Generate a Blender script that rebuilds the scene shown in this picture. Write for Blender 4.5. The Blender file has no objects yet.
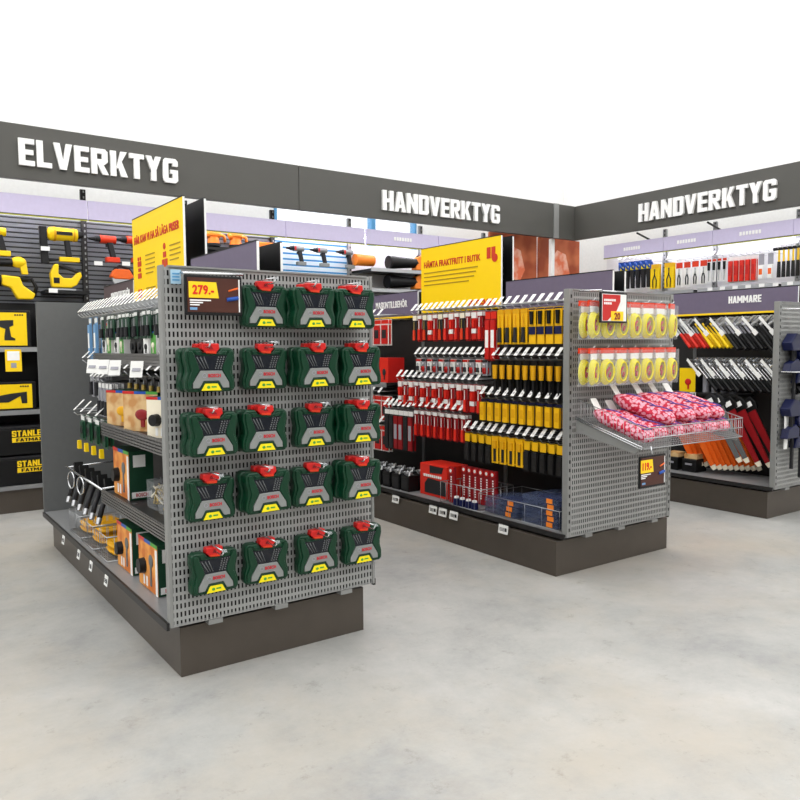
import bpy, bmesh, math, random
from mathutils import Matrix, Vector
random.seed(7)
PI = math.pi
C = bpy.context.scene.collection

# ------------------------------------------------------------------ materials
def srgb(c):
    if isinstance(c, str):
        c = [int(c[i:i+2], 16)/255 for i in (0, 2, 4)]
    return tuple((x/12.92 if x <= .04045 else ((x+.055)/1.055)**2.4) for x in c) + (1,)
MATS = {}
def mat(name, col, rough=.5, metal=0, var=.06, scale=30, bump=0, emit=0, alpha=1, spec=.5, col2=None, kind='noise'):
    if name in MATS: return MATS[name]
    m = bpy.data.materials.new(name); m.use_nodes = True
    nt = m.node_tree; N = nt.nodes; L = nt.links
    b = N['Principled BSDF']; b.inputs['Roughness'].default_value = rough; b.inputs['Metallic'].default_value = metal
    b.inputs['Specular IOR Level'].default_value = spec*.7
    c = srgb(col); tc = N.new('ShaderNodeTexCoord')
    if kind == 'noise':
        t = N.new('ShaderNodeTexNoise'); t.inputs['Scale'].default_value = scale; fac = t.outputs['Fac']
    else:
        t = N.new('ShaderNodeTexVoronoi'); t.inputs['Scale'].default_value = scale; fac = t.outputs['Distance']
    L.new(tc.outputs['Object'], t.inputs['Vector'])
    r = N.new('ShaderNodeValToRGB')
    if col2:
        r.color_ramp.elements[0].position = .42; r.color_ramp.elements[1].position = .58
        r.color_ramp.elements[0].color = c; r.color_ramp.elements[1].color = srgb(col2)
    else:
        r.color_ramp.elements[0].color = tuple(x*(1-var) for x in c[:3]) + (1,)
        r.color_ramp.elements[1].color = tuple(min(1, x*(1+var)) for x in c[:3]) + (1,)
    L.new(fac, r.inputs['Fac']); L.new(r.outputs['Color'], b.inputs['Base Color'])
    if bump:
        bp = N.new('ShaderNodeBump'); bp.inputs['Strength'].default_value = bump; bp.inputs['Distance'].default_value = .01
        L.new(fac, bp.inputs['Height']); L.new(bp.outputs['Normal'], b.inputs['Normal'])
    if emit:
        L.new(r.outputs['Color'], b.inputs['Emission Color']); b.inputs['Emission Strength'].default_value = emit
    if alpha < 1: b.inputs['Alpha'].default_value = alpha
    MATS[name] = m; return m

def perforated(name, col, px, pz, sw, sh, axis='X'):
    m = bpy.data.materials.new(name); m.use_nodes = True; nt = m.node_tree; N = nt.nodes; L = nt.links
    b = N['Principled BSDF']; b.inputs['Base Color'].default_value = srgb(col); b.inputs['Roughness'].default_value = .45
    b.inputs['Metallic'].default_value = .15
    tc = N.new('ShaderNodeTexCoord'); sp = N.new('ShaderNodeSeparateXYZ'); L.new(tc.outputs['Object'], sp.inputs[0])
    def mask(out, p, s):
        a = N.new('ShaderNodeMath'); a.operation = 'DIVIDE'; L.new(out, a.inputs[0]); a.inputs[1].default_value = p
        f = N.new('ShaderNodeMath'); f.operation = 'FRACT'; L.new(a.outputs[0], f.inputs[0])
        g = N.new('ShaderNodeMath'); g.operation = 'LESS_THAN'; L.new(f.outputs[0], g.inputs[0]); g.inputs[1].default_value = s/p
        return g.outputs[0]
    q = N.new('ShaderNodeMath'); q.operation = 'MULTIPLY'
    L.new(mask(sp.outputs[axis], px, sw), q.inputs[0]); L.new(mask(sp.outputs['Z'], pz, sh), q.inputs[1])
    tr = N.new('ShaderNodeBsdfTransparent'); mx = N.new('ShaderNodeMixShader')
    L.new(q.outputs[0], mx.inputs[0]); L.new(b.outputs[0], mx.inputs[1]); L.new(tr.outputs[0], mx.inputs[2])
    L.new(mx.outputs[0], N['Material Output'].inputs['Surface'])
    return m

def slatted(name, col, gap, pz, gh):
    m = bpy.data.materials.new(name); m.use_nodes = True; nt = m.node_tree; N = nt.nodes; L = nt.links
    b = N['Principled BSDF']; b.inputs['Roughness'].default_value = .5
    tc = N.new('ShaderNodeTexCoord'); sp = N.new('ShaderNodeSeparateXYZ'); L.new(tc.outputs['Object'], sp.inputs[0])
    a = N.new('ShaderNodeMath'); a.operation = 'DIVIDE'; L.new(sp.outputs['Z'], a.inputs[0]); a.inputs[1].default_value = pz
    f = N.new('ShaderNodeMath'); f.operation = 'FRACT'; L.new(a.outputs[0], f.inputs[0])
    r = N.new('ShaderNodeValToRGB'); r.color_ramp.interpolation = 'CONSTANT'
    r.color_ramp.elements[0].color = srgb(gap); r.color_ramp.elements[1].color = srgb(col); r.color_ramp.elements[1].position = gh
    L.new(f.outputs[0], r.inputs['Fac']); L.new(r.outputs['Color'], b.inputs['Base Color'])
    bp = N.new('ShaderNodeBump'); bp.inputs['Strength'].default_value = .6; bp.inputs['Distance'].default_value = .01
    L.new(f.outputs[0], bp.inputs['Height']); L.new(bp.outputs['Normal'], b.inputs['Normal'])
    return m

def floor_material():
    m = bpy.data.materials.new('polished_concrete'); m.use_nodes = True; nt = m.node_tree; N = nt.nodes; L = nt.links
    b = N['Principled BSDF']
    tc = N.new('ShaderNodeTexCoord')
    def noise(s, d=4, rough=.6, dist=0):
        n = N.new('ShaderNodeTexNoise'); n.inputs['Scale'].default_value = s; n.inputs['Detail'].default_value = d
        n.inputs['Roughness'].default_value = rough; n.inputs['Distortion'].default_value = dist
        L.new(tc.outputs['Object'], n.inputs['Vector']); return n.outputs['Fac']
    r1 = N.new('ShaderNodeValToRGB'); e = r1.color_ramp.elements
    e[0].position = .32; e[0].color = srgb('878888'); e[1].position = .68; e[1].color = srgb('b2b0ac')
    x = e.new(.48); x.color = srgb('9e9e9b')
    L.new(noise(.9, 14, .78, .15), r1.inputs['Fac'])
    r2 = N.new('ShaderNodeValToRGB'); e = r2.color_ramp.elements
    e[0].position = .45; e[0].color = (0, 0, 0, 1); e[1].position = .75; e[1].color = (1, 1, 1, 1)
    L.new(noise(.5, 12, .72, .1), r2.inputs['Fac'])
    mx = N.new('ShaderNodeMix'); mx.data_type = 'RGBA'; L.new(r2.outputs['Color'], mx.inputs[0])
    L.new(r1.outputs['Color'], mx.inputs[6]); mx.inputs[7].default_value = srgb('aea597')
    r3 = N.new('ShaderNodeValToRGB'); e = r3.color_ramp.elements
    e[0].position = .33; e[0].color = (.62, .6, .57, 1); e[1].position = .44; e[1].color = (1, 1, 1, 1)
    L.new(noise(9, 14, .8), r3.inputs['Fac'])
    mu = N.new('ShaderNodeMix'); mu.data_type = 'RGBA'; mu.blend_type = 'MULTIPLY'; mu.inputs[0].default_value = .7
    L.new(mx.outputs[2], mu.inputs[6]); L.new(r3.outputs['Color'], mu.inputs[7])
    L.new(mu.outputs[2], b.inputs['Base Color'])
    rr = N.new('ShaderNodeMapRange'); rr.inputs['To Min'].default_value = .28; rr.inputs['To Max'].default_value = .6
    L.new(noise(2.3), rr.inputs['Value']); L.new(rr.outputs[0], b.inputs['Roughness'])
    bp = N.new('ShaderNodeBump'); bp.inputs['Strength'].default_value = .15; bp.inputs['Distance'].default_value = .003
    L.new(noise(60), bp.inputs['Height']); L.new(bp.outputs['Normal'], b.inputs['Normal'])
    return m

M = {}
def dm(k, *a, **kw): M[k] = mat(k, *a, **kw)
dm('grey_metal', '8e8f8d', .42, .25); dm('shelf_grey', '8f9091', .4, .3); dm('panel_grey', '666868', .55, .1)
dm('dark_metal', '2b2a2a', .4, .3); dm('spine_dark', '232120', .6, .1); dm('plinth_steel', '544d46', .36, .35, var=.1, scale=9)
dm('black', '08080a', .45); dm('rubber', '1b1b1d', .7); dm('chrome', 'c9cbcd', .22, .9); dm('wire', 'aeb0b2', .3, .8)
dm('steel', 'b4b6b8', .35, .7); dm('white', 'f2f2f0', .5); dm('paper', 'ebebe8', .6); dm('grey_ink', '9a9aa2', .6); dm('dark_ink', '2a2a2e', .6)
dm('fascia_grey', '504f4b', .5, 0, var=.04, scale=4); dm('lavender', '6a6176', .5); dm('lavender_light', 'c8c0dc', .5)
dm('mauve_brown', '574a4e', .5); dm('sign_yellow', 'ffd400', .45, var=.02); dm('sign_red', 'c8371b', .5); dm('sign_brownink', 'b08d10', .5)
dm('lime_strip', 'a8ab3c', .5)
dm('case_green', '053520', .3, var=.12); dm('case_dark', '10151f', .2); dm('case_grey', '858886', .5); dm('handle_red', 'c81f1c', .35)
dm('label_yellow', 'f2df12', .5); dm('logo_red', 'c4172b', .5); dm('orange_red', 'dc3a18', .4)
dm('red', 'c0201c', .4); dm('bright_red', 'd92b1c', .4); dm('dark_red', '8c1219', .4); dm('yellow', 'f0b813', .45); dm('tool_yellow', 'f7cf0c', .4)
dm('deep_yellow', 'e0a40c', .5); dm('navy', '131a48', .4); dm('blue', '1d4fa8', .4); dm('sky_blue', '6f9cc6', .5); dm('pale_blue', 'a6c9de', .5); dm('clamp_blue', '0d143c', .4); dm('orange', 'e8641c', .4); dm('tool_orange', 'f4872a', .4)
dm('charcoal', '202023', .55); dm('green_pack', '1d5a3a', .5); dm('leaf_green', '4f9e3c', .5); dm('tan_print', 'd9b784', .6, col2='c08a52', scale=14)
dm('orange_print', 'e39a4a', .6, col2='c9702c', scale=12); dm('sign_brown', '4a261c', .4, var=.25, scale=12); dm('price_yellow', 'ffd21a', .5)
dm('clear_plastic', 'dfe4e8', .12, alpha=.16, spec=.8); dm('window_glass', 'ffffff', .05, alpha=.06); dm('smoke_plastic', '5b6788', .12, alpha=.4, spec=.8)
dm('cable_yellow', 'e8dc20', .4); dm('ivory', 'efe6cf', .5)
dm('copper_print', 'c96f45', .6, col2='a04a2a', scale=2.5); dm('pale_print', 'f0b8a0', .6, col2='e4754f', scale=6)
dm('bag_mesh', 'eaa8ba', .45, col2='c41c3c', scale=50, kind='voronoi', bump=.6)
dm('bag_blue', '5a4a9c', .5); dm('wall_grey', 'a9a9a8', .7); dm('wall_paint', 'f0f0ee', .7); dm('bright_panel', 'e4e4e6', .6); dm('window_blue', '5b9ccb', .4)
dm('brass', 'b39a52', .4, .6); dm('print_green', '17402c', .5); dm('rib_metal', '6c6a68', .4, .5, var=.2, scale=3)
M['tube_light'] = mat('tube_light', 'ffffff', .5, emit=16)
M['ceiling_fill_glow'] = mat('added_ceiling_glow', 'ffffff', .8, emit=1.75, var=0)  # glow added to a plain ceiling so that it lights the whole shop
M['perf'] = perforated('perforated_steel', 'a0a19f', .0165, .034, .0078, .0215)
M['perf_post'] = perforated('slotted_post', 'a2a3a1', .1, .05, .012, .03)
M['slat_dark'] = slatted('dark_slatwall', '74777d', '1c1d20', .042, .3)
M['slat_blue_lit'] = slatted('blue_lit_slatwall', 'dceaf4', '2b86c4', .06, .3)  # blue light on the white slatwall is painted into its gaps
M['slat_light'] = slatted('light_slatwall', 'b9babb', '77787a', .06, .22)
M['floor'] = floor_material()

# ------------------------------------------------------------------ mesh builder
class MB:
    def __init__(s): s.v = []; s.f = []; s.m = []; s.s = []; s.T = Matrix()
    def _add(s, vs, fs, m, smooth):
        o = len(s.v); s.v += [s.T @ Vector(v) for v in vs]
        for f in fs: s.f.append([i+o for i in f]); s.m.append(m); s.s.append(smooth)
        return s
    def box(s, c, d, m=0, rx=0, ry=0, rz=0):
        R = Matrix.Rotation(rz, 3, 'Z') @ Matrix.Rotation(ry, 3, 'Y') @ Matrix.Rotation(rx, 3, 'X')
        vs = [Vector(c) + R @ Vector((x*d[0]/2, y*d[1]/2, z*d[2]/2)) for x in (-1, 1) for y in (-1, 1) for z in (-1, 1)]
        return s._add(vs, [(0,1,3,2),(4,6,7,5),(0,4,5,1),(2,3,7,6),(0,2,6,4),(1,5,7,3)], m, False)
    def b(s, x0, x1, y0, y1, z0, z1, m=0): return s.box(((x0+x1)/2, (y0+y1)/2, (z0+z1)/2), (abs(x1-x0), abs(y1-y0), abs(z1-z0)), m)
    def prism(s, poly, y0, y1, m=0):
        n = len(poly)
        a = sum(poly[i][0]*poly[(i+1)%n][1]-poly[(i+1)%n][0]*poly[i][1] for i in range(n))
        if a < 0: poly = poly[::-1]
        vs = [(x, y0, z) for x, z in poly] + [(x, y1, z) for x, z in poly]
        fs = [tuple(range(n)), tuple(range(2*n-1, n-1, -1))] + [(i, n+i, n+(i+1)%n, (i+1)%n) for i in range(n)]
        return s._add(vs, fs, m, False)
    def cyl(s, p0, p1, r0, r1=None, m=0, n=12, smooth=True):
        r1 = r0 if r1 is None else r1
        p0 = Vector(p0); p1 = Vector(p1); d = (p1-p0).normalized()
        a = d.orthogonal().normalized(); b = d.cross(a)
        vs = [p0 + (a*math.cos(t)+b*math.sin(t))*r0 for t in [2*PI*i/n for i in range(n)]] + \
             [p1 + (a*math.cos(t)+b*math.sin(t))*r1 for t in [2*PI*i/n for i in range(n)]]
        s._add(vs, [(i, (i+1)%n, n+(i+1)%n, n+i) for i in range(n)], m, smooth)
        return s._add(vs, [tuple(range(n-1, -1, -1)), tuple(range(n, 2*n))], m, False)
    def tube(s, pts, r, m=0, n=6, closed=False):
        pts = [Vector(p) for p in pts]; k = len(pts); vs = []; ref = None
        for i, p in enumerate(pts):
            q0 = pts[(i-1) % k] if (closed or i > 0) else p; q1 = pts[(i+1) % k] if (closed or i < k-1) else p
            d = (q1-q0).normalized()
            if ref is None: ref = d.orthogonal()
            a = (ref - d*ref.dot(d)).normalized(); ref = a; b = d.cross(a)
            vs += [p + (a*math.cos(2*PI*j/n)+b*math.sin(2*PI*j/n))*r for j in range(n)]
        fs = []
        for i in range(k if closed else k-1):
            for j in range(n):
                fs.append((i*n+j, i*n+(j+1)%n, ((i+1)%k)*n+(j+1)%n, ((i+1)%k)*n+j))
        if not closed: fs += [tuple(range(n-1, -1, -1)), tuple(range((k-1)*n, k*n))]
        return s._add(vs, fs, m, True)
    def ell(s, c, r, m=0, nu=12, nv=8, fn=None):
        vs = []; fs = []
        for i in range(nv+1):
            p = PI*i/nv
            for j in range(nu):
                t = 2*PI*j/nu
                v = Vector((math.sin(p)*math.cos(t), math.sin(p)*math.sin(t), math.cos(p)))
                if fn: v = fn(v)
                vs.append((c[0]+r[0]*v[0], c[1]+r[1]*v[1], c[2]+r[2]*v[2]))
        for i in range(nv):
            for j in range(nu): fs.append((i*nu+j, (i+1)*nu+j, (i+1)*nu+(j+1)%nu, i*nu+(j+1)%nu))
        return s._add(vs, fs, m, True)
    def mesh(s, name, mats):
        me = bpy.data.meshes.new(name); me.from_pydata([tuple(v) for v in s.v], [], s.f)
        for k in mats: me.materials.append(M[k] if isinstance(k, str) else k)
        for p, mi, sm in zip(me.polygons, s.m, s.s): p.material_index = mi; p.use_smooth = sm
        me.update(); return me
    def build(s, name, mats, parent=None, bevel=0, loc=None, rz=0):
        if not isinstance(mats, (list, tuple)): mats = [mats]
        o = bpy.data.objects.new(name, s.mesh(name, mats)); C.objects.link(o)
        if parent: o.parent = parent
        if loc: o.location = loc
        if rz: o.rotation_euler.z = rz
        if bevel:
            b = o.modifiers.new('bevel', 'BEVEL'); b.width = bevel; b.segments = 2; b.limit_method = 'ANGLE'
        return o

def tag(o, label, cat, group=None):
    o['label'] = label; o['category'] = cat
    if group: o['group'] = group
    return o
def thing(name, label, cat, loc=(0,0,0), rz=0, group=None):
    o = bpy.data.objects.new(name, None); C.objects.link(o); o.location = loc; o.rotation_euler.z = rz
    o.empty_display_size = .1
    return tag(o, label, cat, group)
def struct(o): o['kind'] = 'structure'; return o
KIDS = {}
def kids(o):
    return [c for c in o.children]
def dup(o, loc=None, rz=None, label=None, group=None, parent=None, rot=None):
    c = o.copy(); C.objects.link(c)
    if parent: c.parent = parent
    if loc is not None: c.location = loc
    if rz is not None: c.rotation_euler.z = rz
    if rot is not None: c.rotation_euler = rot
    if label: c['label'] = label
    if group: c['group'] = group
    for ch in kids(o): dup(ch, parent=c)
    return c
class Proto:
    '''first placement moves the proto itself, later ones copy it'''
    def __init__(s, o): s.o = o; s.used = False
    def put(s, loc, rz=0, label=None, group=None, rot=None):
        if not s.used:
            s.used = True; o = s.o; o.location = loc; o.rotation_euler = rot if rot else (0, 0, rz)
            if label: o['label'] = label
            if group: o['group'] = group
            return o
        return dup(s.o, loc, rz if rot is None else None, label, group, rot=rot)

TXT = {}
def text_mesh(body, w, h, depth, mk, bold=.02, shear=0):
    key = (body, w, h, depth, mk, bold)
    if key in TXT: return TXT[key]
    cu = bpy.data.curves.new('text', 'FONT'); cu.body = body; cu.size = 1; cu.offset = bold; cu.extrude = .05; cu.resolution_u = 3
    cu.space_character = 1.05
    ob = bpy.data.objects.new('text', cu); C.objects.link(ob)
    bpy.context.view_layer.update()
    me = bpy.data.meshes.new_from_object(ob.evaluated_get(bpy.context.evaluated_depsgraph_get()))
    bpy.data.objects.remove(ob); bpy.data.curves.remove(cu)
    xs = [v.co.x for v in me.vertices]; ys = [v.co.y for v in me.vertices]
    x0, x1, y0, y1 = min(xs), max(xs), min(ys), max(ys)
    for v in me.vertices:
        x, y, z = v.co
        v.co = (((x-x0)/(x1-x0)-.5)*w, -z/.05*depth/2, ((y-y0)/(y1-y0)-.5)*h)
    me.materials.clear(); me.materials.append(M[mk]); me.name = 'lettering'
    bm = bmesh.new(); bm.from_mesh(me); bmesh.ops.remove_doubles(bm, verts=bm.verts, dist=1e-6)
    bmesh.ops.recalc_face_normals(bm, faces=bm.faces); bm.to_mesh(me); bm.free()
    TXT[key] = me; return me
def text(body, w, h, depth, mk, parent, loc, rz=0, name='lettering', bold=.02):
    if body in ('HAMMARE', 'BYGGMAX', 'FATMAX', 'STANLEY'): return block_text(body, w, h, depth, mk, parent, loc, rz)
    o = bpy.data.objects.new(name, text_mesh(body, w, h, depth, mk, bold)); C.objects.link(o)
    o.parent = parent; o.location = loc; o.rotation_euler.z = rz; return o
def letters(body, w, h, depth, mk, parent, loc, rz=0):
    block_text(body, w, h, depth, mk, parent, loc, rz, True)

# heavy block lettering: each letter is a set of polygons on a 0..w by 0..1 grid
def _R(x0, y0, x1, y1): return [(x0, y0), (x1, y0), (x1, y1), (x0, y1)]
def _glyphs():
    w, v, h = .62, .22, .19
    c = .1
    U = lambda a: [_R(*q) if len(q) == 4 and not isinstance(q[0], tuple) else list(q) for q in a]
    A_ = [((0, 0), (v, 0), (w/2+.04, .8), (w/2+.1, 1), (w/2-.11, 1)), ((w+.04-v, 0), (w+.04, 0), (w/2+.13, 1), (w/2-.09, 1), (w/2-.02, .8)), (.13, .2, w-.09, .36)]
    O_ = [(0, c, v, 1-c), (w-v, c, w, 1-c), ((0, 1-c), (c, 1), (w-c, 1), (w, 1-c), (w, 1-h), (0, 1-h)), ((0, c), (c, 0), (w-c, 0), (w, c), (w, h), (0, h))]
    P_ = [(0, 0, v, 1), ((v, 1), (w-c, 1), (w, 1-c), (w, 1-h), (v, 1-h)), (w-v, .52, w, 1-h), ((v, .4), (w-c, .4), (w, .4+c), (w, .4+h), (v, .4+h))]
    S_ = [((0, 1-c), (c, 1), (w-c, 1), (w, 1-c), (w, 1-h), (0, 1-h)), (0, .5, v, 1-h), ((0, .5), (.08, .41), (w-.08, .41), (w, .5), (w-.08, .59), (0, .59)), (w-v, h, w, .5), ((0, c), (c, 0), (w-c, 0), (w, c), (w, h), (0, h)), (0, h, v, .31), (w-v, .7, w, 1-h)]
    dots = [(.1, 1.06, .25, 1.2), (.37, 1.06, .52, 1.2)]
    G = {
    'A': A_, 'Ä': A_+dots, 'Å': A_+[(.22, 1.04, .42, 1.2)], 'O': O_, 'Ö': O_+dots,
    'B': P_+[((v, 0), (w-c, 0), (w, c), (w, h), (v, h)), (w-v, h, w, .45)], 'P': P_,
    'C': [(0, c, v, 1-c), ((0, 1-c), (c, 1), (w-c, 1), (w, 1-c), (w, 1-h), (0, 1-h)), ((0, c), (c, 0), (w-c, 0), (w, c), (w, h), (0, h)), (w-v, .68, w, 1-h), (w-v, h, w, .32)],
    'D': [(0, 0, v, 1), ((v, 1), (w-c, 1), (w, 1-c), (w, 1-h), (v, 1-h)), (w-v, h, w, 1-h), ((v, 0), (w-c, 0), (w, c), (w, h), (v, h))],
    'E': [(0, 0, v, 1), (v, 0, .54, h), (v, 1-h, .54, 1), (v, .41, .5, .59)], 'F': [(0, 0, v, 1), (v, 1-h, .54, 1), (v, .4, .5, .58)],
    'G': [(0, c, v, 1-c), ((0, 1-c), (c, 1), (w-c, 1), (w, 1-c), (w, 1-h), (0, 1-h)), ((0, c), (c, 0), (w-c, 0), (w, c), (w, h), (0, h)), (w-v, .7, w, 1-h), (w-v, h, w, .54), (.3, .38, w-v, .54)],
    'H': [(0, 0, v, 1), (w-v, 0, w, 1), (v, .41, w-v, .59)], 'I': [(0, 0, v, 1)],
    'K': [(0, 0, v, 1), ((v, .36), (w-.22, 1), (w+.02, 1), (v+.06, .3)), ((v+.03, .52), (v+.2, .62), (w+.04, 0), (w-.22, 0))],
    'L': [(0, 0, v, 1), (v, 0, .52, h)],
    'M': [(0, 0, v, 1), (.84-v, 0, .84, 1), ((v-.02, 1), (v-.02, .62), (.34, .25), (.5, .25), (.42, .55)), ((.86-v, 1), (.86-v, .62), (.5, .25), (.34, .25), (.42, .55))],
    'N': [(0, 0, v, 1), (w+.04-v, 0, w+.04, 1), ((v-.04, 1), (v-.04, .6), (w+.08-v, 0), (w+.08-v, .4))],
    'R': P_+[((.22, .42), (.42, .45), (w+.03, 0), (w-.2, 0))], 'S': S_,
    'T': [(.18, 0, .18+v, .9), (0, 1-h, .58, 1)],
    'U': [(0, c, v, 1), (w-v, c, w, 1), ((0, c), (c, 0), (w-c, 0), (w, c), (w, h), (0, h))],
    'V': [((0, 1), (v, 1), (w/2+.04, .2), (w/2+.12, 0), (w/2-.1, 0)), ((w+.04-v, 1), (w+.04, 1), (w/2+.13, 0), (w/2-.09, 0), (w/2-.02, .2))],
    'X': [((0, 0), (v+.02, 0), (w, 1), (w-v-.02, 1)), ((0, 1), (v+.02, 1), (w, 0), (w-v-.02, 0))],
    'Y': [(.2, 0, .42, .45), ((0, 1), (v, 1), (.42, .45), (.42, .35), (.2, .35), (.2, .45)), ((w, 1), (w-v, 1), (.2, .45), (.2, .35), (.42, .35), (.42, .45))],
    }
    return {k: U(a) for k, a in G.items()}
GL = _glyphs()
def block_layout(body):
    x = 0; out = []
    for ch in body:
        if ch == ' ': x += .34; continue
        ps = GL[ch]; wd = max(px for q in ps for px, _ in q)
        out.append((ch, x, ps)); x += wd + .075
    return out, x-.075
def block_text(body, w, h, depth, mk, parent, loc, rz=0, split=False):
    lay, tot = block_layout(body)
    if not split:
        key = (body, w, h, depth, mk, 'block')
        if key not in TXT:
            m = MB()
            for i, (ch, x, ps) in enumerate(lay):
                for k, q in enumerate(ps): m.prism([((a+x)/tot*w-w/2, b_*h-h/2) for a, b_ in q], -depth/2-.00001*k, depth/2)
            TXT[key] = m.mesh('lettering', [mk])
        o = bpy.data.objects.new('lettering', TXT[key]); C.objects.link(o); o.parent = parent; o.location = loc; o.rotation_euler.z = rz
        return o
    for ch, x, ps in lay:
        key = (ch, w/tot, h, depth, mk)
        if key not in TXT:
            m = MB()
            for k, q in enumerate(ps): m.prism([(a/tot*w, b_*h-h/2) for a, b_ in q], -depth/2-.00003*k, depth/2)
            TXT[key] = m.mesh('letter', [mk])
        o = bpy.data.objects.new('letter', TXT[key]); C.objects.link(o); o.parent = parent
        dx = x/tot*w-w/2
        o.location = (loc[0]+math.cos(rz)*dx, loc[1]+math.sin(rz)*dx, loc[2]); o.rotation_euler.z = rz
W = ['first','second','third','fourth','fifth','sixth','seventh','eighth','ninth','tenth','eleventh','twelfth','thirteenth','fourteenth','fifteenth',
     'sixteenth','seventeenth','eighteenth','nineteenth','twentieth','twenty-first','twenty-second','twenty-third','twenty-fourth','twenty-fifth','twenty-sixth']
def nth(i, n):
    if n == 1: return 'single'
    if i == 0: return 'leftmost'
    if i == n-1: return 'rightmost'
    return W[i] + ' from left'
FACE_L = -PI/2      # local front (-Y) turned to face world -X

# ------------------------------------------------------------------ the setting
fl = struct(MB().b(-7, 9.2, -5, 8.3, -.05, 0).build('floor', 'floor'))
ce = struct(MB().b(-7, 9.2, -5, 8.3, 4.3, 4.35).build('ceiling', 'ceiling_fill_glow'))
wb = MB()
wb.b(-7, 3.86, 7.9, 8.05, 0, 4.3).b(5.86, 9.2, 7.9, 8.05, 0, 4.3).b(3.86, 5.86, 7.9, 8.05, 0, 2.5).b(3.86, 5.86, 7.9, 8.05, 3.3, 4.3)
struct(wb.build('wall_back', 'wall_paint'))
struct(MB().b(8.6, 8.75, -5, 7.9, 0, 4.3).build('wall_right', 'wall_paint'))
struct(MB().b(-7.15, -7, -5, 7.9, 0, 4.3).build('wall_left', 'wall_grey')); struct(MB().b(-7, 8.6, -5.15, -5, 0, 4.3).build('wall_front', 'wall_grey'))
for i, (a, b_) in enumerate([(3.86, 5.2), (5.2, 5.86)]):
    f = MB()
    f.b(a, a+.03, 7.88, 7.98, 2.5, 3.3).b(b_-.03, b_, 7.88, 7.98, 2.5, 3.3).b(a+.03, b_-.03, 7.88, 7.98, 2.5, 2.55).b(a+.03, b_-.03, 7.88, 7.98, 3.25, 3.3)
    fo = struct(f.build('window_%d' % (i+1), 'window_blue'))
    MB().b(a+.03, b_-.03, 7.92, 7.926, 2.55, 3.25).build('pane', 'window_glass', fo)

# header fascias with raised letters
def fascia(name, x0, x1, y0, y1, label):
    t = thing(name, label, 'sign', ((x0+x1)/2, (y0+y1)/2, 2.74))
    cx, cy = (x0+x1)/2, (y0+y1)/2
    MB().b(x0-cx, x1-cx, y0-cy, y1-cy, 0, .44).build('panel', 'fascia_grey', t, bevel=.004)
    return t, cx, cy
t, cx, cy = fascia('sign_fascia', -1.6, 3.652, 6.9, 6.96, 'dark grey overhead fascia with raised white letters reading ELVERKTYG')
letters('ELVERKTYG', 1.31, .215, .03, 'white', t, (1.75-cx, 6.884-cy, .215))
t, cx, cy = fascia('sign_fascia', 3.656, 7.735, 6.9, 6.96, 'dark grey overhead fascia reading HANDVERKTYG above the middle gondola')
letters('HANDVERKTYG', 1.71, .215, .03, 'white', t, (5.515-cx, 6.884-cy, .2))
MB().b(7.33-cx, 7.42-cx, -.045, -.03, 0, .44).build('joint_cover', 'grey_metal', t)
t, cx, cy = fascia('sign_fascia', 7.74, 7.80, 2.2, 6.96, 'dark grey fascia reading HANDVERKTYG on the right hand wall')
letters('HANDVERKTYG', 1.69, .215, .03, 'white', t, (7.724-cx, 5.03-cy, .2), FACE_L)
for y in (5.0, 5.95): MB().cyl((0.02, y-cy, -.02), (.3, y-cy, -.09), .012).build('bracket', 'dark_metal', t)

# light canopies, one per bay
def canopy(loc, rz, label, blur_word, w=.985):
    t = thing('light_canopy', label, 'light fixture', loc, rz, 'lit canopies above the wall bays')
    MB().prism([(-w/2, 0), (w/2, 0), (w/2, .17), (-w/2, .17)], 0, .03).build('front_panel', 'lavender_light', t)
    MB().b(-w/2, w/2, -.004, 0, -.006, .003).build('edge_strip', 'lime_strip', t); MB().b(-w/2, w/2, -.004, .0, .004, .009).build('shadow_gap', 'dark_metal', t)
    MB().b(-w/2, w/2, .03, .36, .12, .14).build('housing', 'white', t)
    MB().cyl((-w/2+.03, .1, .085), (w/2-.03, .1, .085), .014).build('light_tube', 'tube_light', t)
    if blur_word:
        m = MB()
        for k in range(7): m.b(-.13+k*.036, -.105+k*.036, -.004, 0, .07, .11)
        m.build('lettering', 'white', t)
    return t
BX = [.16, 1.16, 2.16, 3.1, 4.0, 5.0, 6.0]
names = ['above the leftmost power tools', 'above the yellow nail gun', 'above the orange drills', 'above the orange sanders',
         'above the blue-lit white slat wall', 'above the orange leaf blowers', 'behind the yellow delivery sign']
for i, x in enumerate([.16, 1.16, 2.11, 3.06, 4.01, 5.0, 6.0]):
    canopy((x, 6.97, 2.46), 0, 'pale lilac lit canopy ' + names[i], i == 5, .985 if i < 1 else (.985 if i > 4 else .94))
RB = [(6.5, 5.61), (5.61, 4.97), (4.97, 4.06), (4.06, 3.1)]
for i, (ya, yb) in enumerate(RB):
    canopy((7.84, (ya+yb)/2, 2.46), FACE_L, 'pale lilac lit canopy ' + ['above the blue saws', 'above the orange carded pliers', 'above the red and white packs', 'nearest the camera on the right wall'][i], True, ya-yb-.005)

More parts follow.
